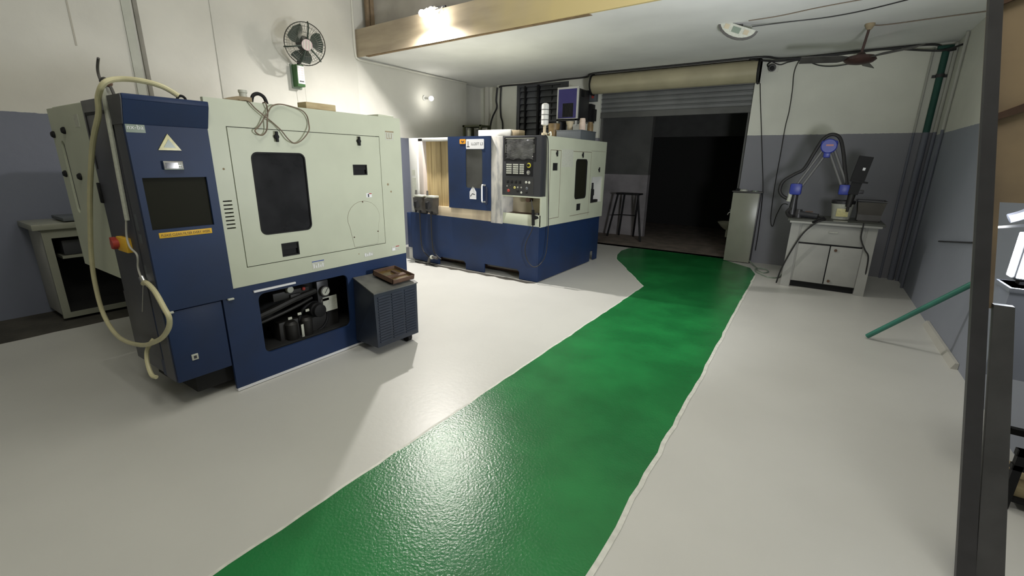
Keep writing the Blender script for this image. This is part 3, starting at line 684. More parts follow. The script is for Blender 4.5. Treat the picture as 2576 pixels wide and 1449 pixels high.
s_ = obj('model_plate', MB().plate(rrect(-3.925, -3.632, 1.648, 1.770, .012), [], 'y', 4.776, 4.781), M_paper, d)
text('plate_text', 'LL20T L3', 'y', -3.835, -3.648, 1.695, 1.728, 4.7755, M_ink, s_)
obj('plate_logo', MB().box(-3.895, -3.885, 4.7752, 4.7765, 1.680, 1.745).box(-3.912, -3.868, 4.7752, 4.7765, 1.672, 1.682), M_ink, s_)
s_ = obj('arrow_sticker', MB().plate(rrect(-4.035, -3.935, 1.712, 1.772, .01), [], 'y', 4.777, 4.781), M_org, d)
obj('arrow_mark', MB().plate([(-4.01, 1.745), (-3.985, 1.725), (-3.955, 1.745), (-3.965, 1.752), (-3.985, 1.74), (-4.0, 1.756)], [], 'y', 4.776, 4.7775), M_ink, s_)
tg = [(-3.873, 1.005), (-3.763, 1.005), (-3.763, 1.10), (-3.785, 1.13), (-3.80, 1.155), (-3.83, 1.155), (-3.85, 1.13), (-3.873, 1.10)]
s_ = obj('hanging_tag', MB().plate(tg, [], 'y', 4.776, 4.781), M_paper, d)
obj('tag_mark', MB().plate([(-3.86, 1.03), (-3.83, 1.07), (-3.78, 1.062), (-3.78, 1.072), (-3.828, 1.082), (-3.86, 1.05)], [], 'y', 4.7755, 4.777), M_ink, s_)
obj('tag_ring', MB().tube([(-3.815+.012*math.cos(R(45*k)), 4.774, 1.155+.012*math.sin(R(45*k))) for k in range(8)], .002, n=5, closed=True), M_steel, s_)
obj('door_post', MB().box(-3.535, -3.352, 4.80, 5.16, .713, 1.803, .004), M_film, t)
# control panel
cp = obj('control_panel', MB().box(-3.352, -2.792, 4.795, 4.935, 1.088, 1.803, .004), M_panel, t)
obj('panel_bezel', MB().plate(rrect(-3.325, -2.862, 1.50, 1.785, .012), [rrect(-3.285, -2.90, 1.535, 1.765, .012)], 'y', 4.786, 4.797), M_black, cp)
obj('panel_screen', MB().box(-3.30, -2.885, 4.788, 4.797, 1.525, 1.775, .002), M_film2, cp)
wr = MB()
for k in range(7):
    z0 = 1.535+k*.034
    wr.tube([(-3.30+.04*i, 4.787-.004*((i*5+k*3) % 4)/3, z0+.010*math.sin(i*1.7+k)) for i in range(11)], .0022, n=5)
obj('film_fold', wr, M_film2, cp)
for xx in (-3.31, -2.90): obj('film_tape', MB().box(xx, xx+.02, 4.785, 4.79, 1.60, 1.70), M_glassg, cp)
obj('film_glint', MB().box(-3.30, -2.885, 4.784, 4.789, 1.766, 1.774), M_steel, cp)  # steel strip standing in for the bright reflection along the film's top
kb = obj('keyboard', MB().box(-3.295, -2.90, 4.788, 4.797, 1.325, 1.495, .002), M_black, cp)
for g in range(3):
    for r_ in range(5):
        for q in range(5 if g < 2 else 4):
            x0_ = -3.285+g*.0985+q*.0162; z0 = 1.352+r_*.0252
            obj('key', MB().box(x0_, x0_+.0125, 4.783, 4.789, z0, z0+.017, .001), M_faded, kb)
es = obj('emergency_stop', MB().lathe((-2.958, 4.795, 1.457), (0, -1, 0), [(0, .030), (.008, .030), (.009, .018)], 20), mat('stop_ring', (.55, .50, .03), .4), cp)
obj('stop_button', MB().lathe((-2.958, 4.788, 1.457), (0, -1, 0), [(0, .017), (.02, .017), (.024, .013)], 16), M_black, es)
obj('handwheel', MB().lathe((-2.962, 4.795, 1.372), (0, -1, 0), [(0, .030), (.006, .030), (.008, .022), (.018, .020), (.020, .016)], 20), M_steel, cp)
sb = obj('switch_board', MB().plate(rrect(-3.300, -2.885, 1.105, 1.305, .006), [], 'y', 4.790, 4.796), M_gunm, cp)
for xx, zz, m_, r_ in ((-3.27, 1.20, M_steel, .010), (-3.22, 1.205, M_glassg, .010), (-3.158, 1.185, M_pyel, .016), (-3.108, 1.19, M_steel, .013), (-3.057, 1.19, M_steel, .012), (-2.978, 1.182, M_plinth, .017), (-3.25, 1.145, M_inkr, .019), (-3.11, 1.145, M_black, .015), (-3.058, 1.128, M_faded, .013), (-2.98, 1.135, M_black, .015), (-2.99, 1.255, M_faded, .015), (-2.945, 1.253, M_faded, .015)):
    obj('switch', MB().lathe((xx, 4.792, zz), (0, -1, 0), [(0, r_), (.008, r_), (.012, r_*.8)], 14), m_, sb)
for k in range(4): obj('rocker', MB().box(-3.28+k*.06, -3.245+k*.06, 4.785, 4.791, 1.235, 1.275, .002), M_black, sb)
obj('panel_shelf', MB().box(-3.352, -2.80, 4.80, 5.05, 1.070, 1.088, .002), M_cream, t)
obj('niche_back', MB().box(-3.352, -2.80, 5.05, 5.16, .713, 1.07), M_beige, t)
obj('niche_plug', MB().cyl((-3.07, 5.05, 1.03), (-3.07, 4.96, 1.03), .03), M_rust, t)
obj('niche_tray', MB().box(-3.352, -2.782, 4.812, 4.83, .717, .862, .003).box(-3.352, -2.80, 4.83, 5.05, .72, .80), M_cream, t)
obj('tray_oil', MB().box(-3.45, -2.83, 4.83, 5.05, .80, .853), M_rust, t)
obj('niche_cap', MB().cyl((-2.86, 4.86, .855), (-2.86, 4.86, .885), .03, n=14), M_ped, t)
# right side
hl = [rrect(5.722, 6.075, 1.012, 1.538, .05), rect(6.262, 6.67, .917, 1.297), rect(5.068, 5.212, 1.397, 1.489), rect(5.80, 5.95, .844, .939)]
sd = obj('side_panel', MB().plate([(4.94, .717), (6.735, .690), (6.755, 1.803), (4.92, 1.803)], hl, 'x', -2.80, -2.78), M_cream, t)
obj('front_stile', MB().box(-2.80, -2.781, 4.812, 4.945, .713, 1.088), M_cream, t)
obj('side_window', MB().box(-2.80, -2.789, 5.71, 6.09, 1.0, 1.55), M_scr, sd)
obj('window_seal', MB().plate(rrect(5.715, 6.082, 1.005, 1.545, .053), [rrect(5.727, 6.07, 1.017, 1.533, .048)], 'x', -2.79, -2.776), M_black, sd)
for a, b, c_, e_ in ((5.068, 5.212, 1.397, 1.489), (5.80, 5.95, .844, .939)):
    obj('pull_recess', MB().box(-2.80, -2.792, a, b, c_, e_), M_black, sd)
for y, zz in ((5.151, 1.604), (5.902, 1.599), (6.498, 1.399)):
    obj('panel_knob', MB().cyl((-2.78, y, zz), (-2.762, y, zz), .016, n=12).box(-2.772, -2.758, y-.009, y+.009, zz-.036, zz+.036, .004), M_black, sd)
gr = MB()
for a, b, c_, e_ in ((5.0, 5.27, 1.639, 1.645), (5.62, 6.20, 1.639, 1.645), (5.0, 5.27, .800, .806), (5.60, 6.25, .784, .790), (4.998, 5.004, .80, 1.645), (5.270, 5.276, .80, 1.645), (6.20, 6.204, .75, 1.645), (6.20, 6.72, 1.66, 1.663)):
    gr.box(-2.781, -2.7785, a, b, c_, e_)
obj('panel_seam', gr, M_wire, sd)
obj('faded_notice', MB().box(-2.780, -2.7785, 5.30, 5.62, 1.44, 1.66), M_faded, sd)
rc = obj('side_niche', MB().box(-2.95, -2.93, 6.25, 6.69, .90, 1.31).box(-2.93, -2.80, 6.25, 6.262, .90, 1.31).box(-2.93, -2.80, 6.67, 6.69, .90, 1.31).box(-2.93, -2.80, 6.25, 6.69, .90, .917), M_white, sd)
obj('niche_valve', MB().lathe((-2.832, 6.43, .918), (0, 0, 1), [(0, .028), (.03, .028), (.04, .018), (.10, .02), (.11, .030), (.19, .028), (.20, .016), (.29, .014)], 14), M_black, rc)
obj('niche_bracket', MB().box(-2.85, -2.81, 6.34, 6.41, .918, 1.12, .008).box(-2.86, -2.806, 6.36, 6.60, .918, .958, .008), M_black, rc)
# signal tower on the roof
tw = obj('tower_base', MB().lathe((-2.99, 5.2, 1.803), (0, 0, 1), [(0, .040), (.05, .040), (.055, .018), (.14, .018)], 18), M_beige, t)
pr = [(.14, .03), (.15, .042)]
for k in range(4): pr += [(.15+k*.06, .046), (.20+k*.06, .046), (.202+k*.06, .040), (.208+k*.06, .040)]
pr += [(.39, .044), (.40, .02)]
obj('signal_tower', MB().lathe((-2.99, 5.2, 1.803), (0, 0, 1), pr, 18), M_white, tw)
obj('tower_cable', MB().tube([(-2.93, 5.2, 1.84), (-2.89, 5.18, 1.86), (-2.86, 5.14, 1.82), (-2.85, 5.1, 1.803)], .008), M_faded, tw)

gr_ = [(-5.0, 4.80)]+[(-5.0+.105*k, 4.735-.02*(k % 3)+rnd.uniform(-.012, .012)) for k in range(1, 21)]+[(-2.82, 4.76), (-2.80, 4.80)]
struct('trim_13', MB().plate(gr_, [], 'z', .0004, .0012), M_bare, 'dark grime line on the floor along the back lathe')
tag(obj('white_block', MB().box(-5.17, -5.05, 4.86, 5.25, 0, .19, .004), M_white), 'small white block on the floor at the left foot of the back lathe', 'block')
for k in range(3): obj('tower_ring', MB().lathe((-2.99, 5.2, 2.002+k*.06), (0, 0, 1), [(0, .0475), (.008, .0475)], 18), M_cast, tw)
# foot pedals hung on the back lathe's left sill
def pedal(x0):
    t = thing('foot_pedal', '', 'pedal', (x0+.08, 4.74, .75), 'foot pedals on the back lathe')
    obj('pedal_box', MB().hexa([(x0+.02, 4.70, .80), (x0+.155, 4.70, .80), (x0+.16, 4.825, .74), (x0+.01, 4.825, .74), (x0, 4.70, .975), (x0+.165, 4.70, .975), (x0+.165, 4.825, 1.0), (x0, 4.825, 1.0)]), M_ped, t)
    obj('pedal_cap', MB().box(x0+.02, x0+.17, 4.705, 4.825, .985, 1.012, .004), M_faded, t)
    obj('pedal_lever', MB().hexa([(x0+.06, 4.66, .83), (x0+.10, 4.66, .83), (x0+.14, 4.70, .86), (x0+.10, 4.70, .86), (x0+.05, 4.665, .92), (x0+.09, 4.665, .92), (x0+.10, 4.70, .94), (x0+.06, 4.70, .94)]), M_black, t)
    obj('pedal_foot', MB().box(x0+.03, x0+.05, 4.70, 4.72, .76, .80).box(x0+.12, x0+.14, 4.70, 4.72, .76, .80), M_black, t)
    obj('pedal_stem', MB().cyl((x0+.03, 4.74, 1.0), (x0+.03, 4.74, 1.08), .018, .012, 12), M_ped, t)
    obj('pedal_cable', MB().tube([(x0+.06, 4.765, .76), (x0+.05, 4.775, .60), (x0+.05, 4.78, .35), (x0+.09, 4.77, .20), (x0+.17, 4.77, .13), (x0+.22, 4.78, .10)], .009), M_cable, t)
    return t
pedal(-4.87)['label'] = 'grey foot pedal box hung on the back lathe, left of the pair'
pedal(-4.645)['label'] = 'grey foot pedal box hung on the back lathe, right of the pair'
t = thing('pipe_elbow', 'small rusty pipe elbow on the floor by the back lathe skirt', 'pipe', (-4.55, 4.75, 0))
obj('elbow', MB().tube([(-4.62, 4.71, .02), (-4.58, 4.70, .10), (-4.53, 4.695, .135), (-4.42, 4.695, .13)], .022).lathe((-4.62, 4.71, .0), (0, 0, 1), [(0, .04), (.02, .04), (.022, .022)], 12), M_ped, t)
obj('elbow_nut', MB().cyl((-4.545, 4.698, .125), (-4.515, 4.698, .14), .03, n=6), M_faded, t)
t = thing('air_gun', 'black air blow gun hooked at the niche of the back lathe', 'air gun', (-2.85, 4.77, .72))
obj('gun_body', MB().hexa([(-2.875, 4.755, .74), (-2.845, 4.755, .74), (-2.845, 4.785, .74), (-2.875, 4.785, .74), (-2.88, 4.75, .93), (-2.855, 4.75, .93), (-2.855, 4.78, .93), (-2.88, 4.78, .93)]).hexa([(-2.86, 4.757, .80), (-2.79, 4.757, .83), (-2.79, 4.78, .83), (-2.86, 4.78, .80), (-2.86, 4.757, .87), (-2.80, 4.757, .85), (-2.80, 4.78, .85), (-2.86, 4.78, .87)]), M_black, t)
obj('gun_nozzle', MB().cyl((-2.87, 4.765, .93), (-2.905, 4.78, 1.05), .010, .004, 10), M_gunm, t)
obj('gun_hose', MB().tube([(-2.865, 4.77, .74), (-2.88, 4.76, .66), (-2.95, 4.76, .52), (-2.965, 4.76, .40), (-2.92, 4.76, .28), (-2.82, 4.74, .22), (-2.755, 4.80, .26), (-2.745, 4.90, .36), (-2.745, 4.935, .52), (-2.745, 4.945, .77), (-2.75, 4.91, 1.3), (-2.755, 4.90, 1.55), (-2.76, 4.885, 1.76), (-2.80, 4.88, 1.81)], .006), M_cable, t)

# things on the roof of the back lathe
t = thing('white_duct_box', 'long white box lying on the roof of the back lathe', 'box', (-3.6, 5.05, 1.803))
obj('box_shell', MB().box(-3.88, -3.36, 4.98, 5.14, 1.806, 1.892, .004), M_white, t)
obj('box_foot', MB().box(-3.55, -3.45, 4.96, 4.99, 1.803, 1.812), M_black, t)
tag(obj('timber_offcut', MB().box(-3.355, -3.235, 4.99, 5.12, 1.803, 1.882, .003), M_card), 'brown timber offcut beside the white box on the back lathe', 'block')
t = thing('terminal_box', 'slate grey flat box on the right edge of the back lathe roof', 'box', (-2.96, 6.05, 1.803))
obj('box_shell', MB().box(-3.145, -2.775, 5.80, 6.30, 1.803, 1.915, .005), M_plinth, t)
obj('box_lid', MB().box(-3.15, -2.77, 5.795, 6.305, 1.912, 1.925, .003), M_plinth, t)
def pot(name, label, x, y, z, prof, material, lidm=None, cat='jar'):
    t = thing(name, label, cat, (x, y, z), 'containers on the back lathe roof')
    obj('vessel', MB().lathe((x, y, z), (0, 0, 1), prof, 18), material, t)
    h, r = prof[-1]
    if lidm: obj('cap', MB().lathe((x, y, z+h), (0, 0, 1), [(0, r*.9), (.02, r*.9), (.024, r*.7)], 16), lidm, t)
pot('plastic_tub', 'wide brown oily tub left of the slate grey box on the back lathe', -3.24, 5.9, 1.803, [(0, .07), (.18, .082), (.215, .085), (.22, .075)], M_brownjar)
pot('plastic_cup', 'tapered beige cup under the violet voltage box', -3.06, 6.03, 1.925, [(0, .038), (.06, .036), (.12, .056), (.13, .058)], M_beige, None, 'cup')
pot('plastic_bottle', 'pinkish white bottle, brightest container on the slate grey box', -2.865, 6.03, 1.925, [(0, .044), (.10, .044), (.115, .038), (.125, .042), (.142, .042)], M_bottle, M_bottle, 'bottle')
pot('glass_jar', 'dark brown jar rightmost on the slate grey box', -2.80, 6.15, 1.925, [(0, .042), (.09, .042), (.10, .036)], M_brownjar, M_brownjar)
pot('oil_can', 'small dark can between tub and cup on the slate grey box', -3.10, 6.14, 1.925, [(0, .03), (.07, .03), (.075, .02)], M_black)

# voltage box fixed on the back wall
t = thing('voltage_stabilizer', 'violet-blue voltage box in white frame on the back wall above the lathe', 'electrical box', (-3.77, 7.65, 2.12))
obj('case', MB().box(-3.955, -3.59, 7.32, 7.78, 2.215, 2.70, .004), M_gunm, t)
obj('face_panel', MB().plate(rect(-3.945, -3.60, 2.225, 2.69), [rect(-3.86, -3.66, 2.245, 2.465)], 'y', 7.305, 7.325), M_stab, t)
obj('vent_mesh', MB().box(-3.86, -3.66, 7.312, 7.322, 2.245, 2.465), M_black, t)
vm = MB()
for k in range(9): vm.box(-3.86+k*.0245, -3.855+k*.0245, 7.304, 7.312, 2.245, 2.465)
obj('vent_bars', vm, M_panel, t)
obj('frame', MB().plate(rect(-3.97, -3.57, 2.20, 2.72), [rect(-3.945, -3.60, 2.225, 2.69)], 'y', 7.30, 7.33), M_white, t)
for xx in (-3.955, -3.60): obj('leg', MB().box(xx-.012, xx+.018, 7.30, 7.33, 2.10, 2.20), M_white, t)
obj('wall_bracket', MB().box(-3.97, -3.57, 7.30, 7.999, 2.185, 2.215), M_gunm, t)
obj('side_switch', MB().box(-3.59, -3.575, 7.45, 7.55, 2.58, 2.68, .003), M_black, t)
t = thing('switch_gear', 'dark switch boxes on the wall right of the violet voltage box', 'electrical box', (-3.56, 7.9, 2.2))
obj('meter_case', MB().box(-3.72, -3.52, 7.90, 7.998, 2.55, 2.74, .004), M_plinth, t)
obj('red_switch', MB().box(-3.60, -3.56, 7.89, 7.902, 2.60, 2.66), M_inkr, t)
obj('breaker_case', MB().box(-3.73, -3.565, 7.84, 7.998, 2.21, 2.50, .004).box(-3.575, -3.53, 7.90, 7.998, 2.22, 2.42, .004), M_black, t)
t = thing('green_rack', 'olive green metal rack with parts in the far left corner', 'rack', (-5.68, 7.3, 0))
rk = MB()
for xx in (-5.89, -5.49):
    for yy in (7.12, 7.38): rk.box(xx-.02, xx+.02, yy-.02, yy+.02, 0, 2.16)
for zz in (1.90, 2.14): rk.box(-5.92, -5.46, 7.10, 7.40, zz-.015, zz+.015)
obj('rack_frame', rk, mat('olive_green', (.06, .065, .03), .6), t)
t2 = thing('white_canister', 'white canister on the olive rack, left of the grey one', 'canister', (-5.83, 7.2, 1.915), None)
obj('vessel', MB().lathe((-5.83, 7.2, 1.915), (0, 0, 1), [(0, .04), (.15, .04), (.17, .025), (.19, .025)], 14), M_faded, t2)
t2 = thing('grey_canister', 'grey canister on the olive rack in the far left corner', 'canister', (-5.62, 7.2, 1.915), None)
obj('vessel', MB().lathe((-5.62, 7.2, 1.915), (0, 0, 1), [(0, .05), (.12, .055), (.15, .03), (.17, .03)], 14), M_cast, t2)
obj('cap', MB().cyl((-5.62, 7.2, 2.085), (-5.62, 7.2, 2.10), .028), M_faded, t2)

# ================================================================== LEFT WALL THINGS
t = thing('wall_fan', 'green-bladed wall fan in wire cage on the left wall', 'fan', (-6.1, 3.82, 2.55))
C0 = Vector((-5.68, 3.75, 2.885)); ax = Vector((.92, -.30, -.26)).normalized()
sa = ax.cross(Vector((0, 0, 1))).normalized(); sb_ = sa.cross(ax)
def fp_(r, a, h): return C0+ax*h+sa*(r*math.cos(a))+sb_*(r*math.sin(a))
RF = .245
for nm, hs in (('front_cage', 1), ('rear_cage', -1)):
    cg = MB(); dome = .075 if hs > 0 else .085; r_in = .065 if hs > 0 else .05
    for k in range(44):
        a = 2*math.pi*k/44
        cg.tube([fp_(r_in, a, hs*dome), fp_(RF*.6, a+.05*hs, hs*dome*.92), fp_(RF*.9, a+.07*hs, hs*dome*.5), fp_(RF, a+.08*hs, 0)], .0014, n=4, sub=3)
    for rr, hh, th in ((RF, 0, .006), (RF*.82, dome*.68, .002), (RF*.55, dome*.95, .002)):
        cg.tube([fp_(rr, 2*math.pi*k/36, hs*hh) for k in range(36)], th, n=6, spline=False, closed=True)
    obj(nm, cg, M_cage, t)
sk = MB()
for k in range(4):
    a = R((98, -14, -72, 223)[k]); sk.tube([fp_(.06, a, .077), fp_(RF*.6, a, .071), fp_(RF*.9, a, .040), fp_(RF+.012, a, 0)], .0095, n=6)
obj('cage_strut', sk, M_fang, t)
obj('hub_badge', MB().cyl(C0+ax*.070, C0+ax*.084, .064, n=24), M_pink, t)
hb = MB()
for k in range(3): hb.obox(C0+ax*.085+sa*(-.036+.036*k), .012, .003, .095, Matrix((sa, ax, sb_)).transposed())
obj('badge_stripes', hb, M_faded, t)
obj('hub', MB().lathe(C0-ax*.05, ax, [(0, .085), (.03, .085), (.07, .07), (.10, .06), (.115, .05)], 24), M_black, t)
for k in range(3):
    vs = []; a0 = R(38+120*k)
    n_ = 8
    for i in range(n_+1):
        f = i/n_; r_ = .045+f*.180; wd = .50+.50*math.sin(f*math.pi*.82)
        for s2 in (-1, 0, 1):
            aa = a0+s2*wd*(.75 if s2 < 0 else .6)+f*.25
            for dz in (0, .004): vs.append(fp_(r_, aa, s2*(-.028)+dz))
    fs = []
    for i in range(n_):
        for j in range(2):
            p = i*6+j*2; q = p+6
            fs += [(p, p+2, q+2, q), (p+1, q+1, q+3, p+3)]
        fs += [(i*6, i*6+6, i*6+7, i*6+1), (i*6+4, i*6+5, i*6+11, i*6+10)]
    fs += [(0, 1, 3, 2), (2, 3, 5, 4), (n_*6, n_*6+2, n_*6+3, n_*6+1), (n_*6+2, n_*6+4, n_*6+5, n_*6+3)]
    obj('blade', MB().add(vs, fs), M_fang, t)
obj('motor', MB().lathe(C0-ax*.05, -ax, [(0, .085), (.02, .09), (.09, .08), (.13, .05)], 20), M_black, t)
obj('neck', MB().tube([C0-ax*.13, C0-ax*.17-Vector((0, 0, .05)), Vector((-5.98, 3.83, 2.75)), Vector((-6.0, 3.83, 2.68))], .018), M_black, t)
bx = obj('control_case', MB().box(-6.099, -5.965, 3.775, 3.885, 2.42, 2.69, .008), M_boxg, t)
obj('case_backplate', MB().box(-6.099, -6.07, 3.76, 3.90, 2.40, 2.70, .004), M_refl, bx)
fc = obj('case_face', MB().box(-5.966, -5.960, 3.785, 3.880, 2.455, 2.675, .002), mat('case_white', (.85, .85, .85), .2), bx)
mk = MB()
for r_ in range(5):
    mk.box(-5.960, -5.9595, 3.795, 3.825, 2.52+r_*.03, 2.538+r_*.03); mk.box(-5.960, -5.9595, 3.832, 3.868, 2.52+r_*.03, 2.538+r_*.03)
obj('face_marks', mk, mat('pale_marks', (.55, .5, .52), .4), fc)  # two columns of pale marks across the white face
obj('face_slot', MB().box(-5.960, -5.959, 3.80, 3.865, 2.478, 2.492), M_ink, fc)
obj('pull_cord', MB().tube([(-5.97, 3.87, 2.42), (-5.8, 3.6, 2.25), (-4.2, 2.6, 1.95), (-3.14, 2.02, 1.885)], .0) if False else MB().tube([(-5.975, 3.875, 2.42), (-5.975, 3.885, 2.2), (-5.975, 3.90, 1.9), (-5.975, 3.90, 1.6)], .0025, n=5), M_wirew, t)
def wire(name, pts, r, material, label, cat='cable', group=None, spline=True):
    return tag(obj(name, MB().tube(pts, r, n=6, spline=spline), material), label, cat, group)
xw = XL+.006
wire('wall_wire', [(xw, 3.66, 3.62), (xw, 3.72, 3.50), (xw, 3.84, 3.36), (xw, 3.92, 3.25), (xw, 3.99, 3.12), (xw, 4.02, 3.02)], .004, M_wirew, 'thin wire running down the left wall to the fan')
wire('wall_wire', [(xw, 4.10, 3.10), (xw, 4.28, 3.05), (xw, 4.42, 3.045), (xw, 4.60, 3.06), (xw, 4.78, 3.10)], .004, M_wirew, 'thin wire sagging on the wall from fan to conduit')
tag(obj('conduit', MB().tube([(XL+.02, 4.83, 5.2), (XL+.02, 4.825, 3.6), (XL+.02, 4.82, 3.2), (XL+.02, 4.83, 3.0), (XL+.02, 4.86, 2.955), (XL+.02, 4.98, 2.945), (XL+.02, 5.6, 2.95), (XL+.02, 6.5, 2.955), (XL+.02, 7.43, 2.96)], .016), M_plain), 'white conduit bending under the mezzanine along the left wall', 'conduit')
tag(obj('crack_line', MB().box(XL-.001, XL+.004, 1.608, 1.622, 2.50, 6), mat('crack', (.40, .38, .33), .8)), 'dark hairline strip high on the left wall', 'strip')
t = thing('wall_bulb', 'lit bare bulb on the left wall under the mezzanine', 'lamp', (XL, 6.32, 2.56))
obj('bulb_holder', MB().lathe((XL, 6.27, 2.565), (1, 0, -.1), [(0, .045), (.015, .045), (.02, .018), (.11, .018), (.112, .024), (.15, .024)], 14), M_white, t)
obj('bulb', MB().sphere((XL+.17, 6.27, 2.547), .040, 14), M_wbulb, t)
t = thing('bulb_cluster', 'cluster of glaring lit bulbs on the edge of the mezzanine', 'lamp', (-4.38, 4.80, 3.345))
obj('bracket', MB().box(-4.62, -4.26, 4.80, 4.83, 3.345, 3.375).box(-4.42, -4.40, 4.72, 4.83, 3.355, 3.37), M_gunm, t)
for (x_, y_, z_), d_ in (((-4.56, 4.70, 3.30), (-.6, -.4, -.5)), ((-4.38, 4.68, 3.30), (.1, -.7, -.5)), ((-4.30, 4.70, 3.20), (.2, -.5, -1))):
    dv = Vector(d_).normalized(); p = Vector((x_, y_, z_))
    h = obj('lamp_holder', MB().cyl(p-dv*.09, p-dv*.03, .020, n=12).cyl(p-dv*.09, (p.x, 4.80, 3.36), .008, n=8), M_white, t)
    obj('bulb', MB().sphere(p, .042, 14), M_bulb, t)
spot('bulb_beam', (-4.37, 4.64, 3.15), (-4.42, 4.48, 0), 174, 1.0, BULBSPOT, (1.0, 0.96, 0.91), .035)

# low cupboard by the left wall
t = thing('tool_cupboard', 'grey open cupboard standing behind the front lathe at far left', 'cupboard', (-5.85, 1.5, 0))
obj('carcass', MB().box(-6.07, -5.64, .955, .985, .06, .84, .003).box(-6.07, -5.64, 1.95, 1.98, .06, .84, .003).box(-6.07, -6.04, .985, 1.95, .06, .84), M_desk, t)
obj('face_frame', MB().plate(rect(.955, 1.98, .03, .86), [rect(1.01, 1.93, .075, .775)], 'x', -5.645, -5.615), M_cabw, t)
obj('worktop', MB().box(-6.08, -5.585, .90, 2.02, .855, .905, .004), M_cabw, t)
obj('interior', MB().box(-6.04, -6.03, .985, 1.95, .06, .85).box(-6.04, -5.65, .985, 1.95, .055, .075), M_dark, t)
obj('drawer_shelf', MB().box(-6.03, -5.66, 1.06, 1.90, .575, .60), M_cabw, t)
obj('gear_case', MB().box(-6.0, -5.68, 1.08, 1.60, .602, .74, .01), M_panel, t)
t2 = thing('board', 'pale board lying on the grey cupboard at far left', 'board', (-5.8, 1.4, .905))
obj('board_sheet', MB().box(-6.0, -5.62, 1.12, 1.95, .915, .945, .003), M_plinth, t2)
obj('board_rest', MB().box(-5.95, -5.66, 1.2, 1.24, .905, .915).box(-5.95, -5.66, 1.8, 1.84, .905, .915), M_black, t2)

# ================================================================== RIGHT BACK CORNER
t = thing('metal_cabinet', 'narrow pale metal cabinet standing at the right door jamb', 'cabinet', (-.89, 7.92, 0))
obj('cabinet_body', MB().box(-1.082, -.702, 7.852, 7.992, .035, 1.10, .004), M_gunm, t)
obj('cabinet_door', MB().box(-1.085, -.715, 7.835, 7.853, .01, 1.085, .005), M_cabw, t)
obj('cabinet_top', MB().box(-1.10, -.68, 7.83, 7.995, 1.095, 1.112, .003), M_ped, t)
for xx in (-1.06, -.73): obj('cabinet_foot', MB().cyl((xx, 7.9, 0), (xx, 7.9, .037), .015, n=10), M_black, t)
tag(obj('tape_roll', MB().lathe((-.95, 7.90, 1.112), (0, 0, 1), [(0, .055), (.022, .055), (.022, .03), (.0, .03)], 18), M_faded), 'pale tape roll on top of the metal cabinet', 'tape')
tag(obj('tape_roll', MB().lathe((-.785, 7.90, 1.112), (0, 0, 1), [(0, .045), (.014, .045), (.014, .025), (.0, .025)], 18), M_refl), 'dull olive tape roll at the right of the cabinet top', 'tape')
tag(obj('black_lump', MB().sphere((-1.03, 7.91, 1.130), .03, 10, (1.3, 1, .6)).box(-1.06, -.99, 7.88, 7.94, 1.112, 1.125), M_black), 'small black tool at the left of the cabinet top', 'tool')
# washbasin outside
t = thing('washbasin', 'small white washbasin beyond the doorway beside the cabinet', 'washbasin', (-1.28, 9.0, .45))
obj('bowl', MB().lathe((-1.26, 9.0, .36), (0, 0, 1), [(0, .05), (.05, .11), (.12, .17), (.135, .175), (.135, .155), (.06, .08)], 20), M_sinkm, t)
obj('waste_pipe', MB().cyl((-1.26, 9.0, .22), (-1.26, 9.0, .37), .02), M_sinkm, t)
obj('tap', MB().tube([(-1.16, 9.05, .66), (-1.22, 9.03, .675), (-1.27, 9.02, .66), (-1.285, 9.01, .62)], .012).cyl((-1.24, 9.03, .67), (-1.26, 9.03, .72), .01), M_steel, t)
obj('basin_stand', MB().box(-1.14, -.6, 8.96, 9.06, .44, .47).box(-1.155, -1.14, 8.95, 9.07, .40, .70), M_out, t)
# stool
t = thing('tall_stool', 'tall black bar stool standing outside the shutter doorway', 'stool', (-3.2, 9.0, -.012))
tp = [(-3.38, 8.98), (-3.30, 9.14), (-3.02, 9.18), (-2.95, 8.93)]
bt = [(-3.60, 9.10), (-3.42, 9.30), (-3.10, 9.30), (-2.76, 8.74)]
for a, b in zip(tp, bt): obj('leg', MB().cyl((*b, -.012), (*a, .90), .021, n=8), M_black, t)
obj('seat', MB().box(-3.40, -2.93, 8.91, 9.20, .885, .915, .008), M_black, t)
obj('stretcher', MB().cyl((-3.49, 9.04, .45), (-3.36, 9.22, .45), .01, n=8).cyl((-3.36, 9.22, .45), (-3.06, 9.24, .45), .01, n=8), M_black, t)
# desk
t = thing('tool_desk', 'grey steel cabinet desk with drawer and two doors at the back wall', 'desk', (.23, 6.9, 0))
obj('desk_top', MB().box(-.245, .715, 6.58, 7.28, .838, .868, .004), M_deskt, t)
obj('top_edge', MB().box(-.22, .69, 6.575, 6.60, .820, .845, .003), M_desk, t)
obj('carcass', MB().box(-.135, .60, 6.645, 7.24, .085, .825), M_desk, t)
for xx, sx in ((-.155, -1), (.615, 1)):
    for yy in (6.665, 7.22):
        lg = MB().hexa([(xx-.05, yy-.035, 0), (xx+.05, yy-.035, 0), (xx+.05, yy+.025, 0), (xx-.05, yy+.025, 0), (xx-.045, yy-.035, .838), (xx+.045, yy-.035, .838), (xx+.045, yy+.025, .838), (xx-.045, yy+.025, .838)])
        obj('leg', lg, M_desk, t)
dw_ = obj('drawer', MB().box(-.085, .545, 6.632, 6.65, .585, .805, .004), M_desk, t)
obj('drawer_pull', MB().tube([(.20, 6.632, .735), (.20, 6.61, .735), (.29, 6.61, .735), (.29, 6.632, .735)], .005, n=6, spline=False), M_faded, dw_)
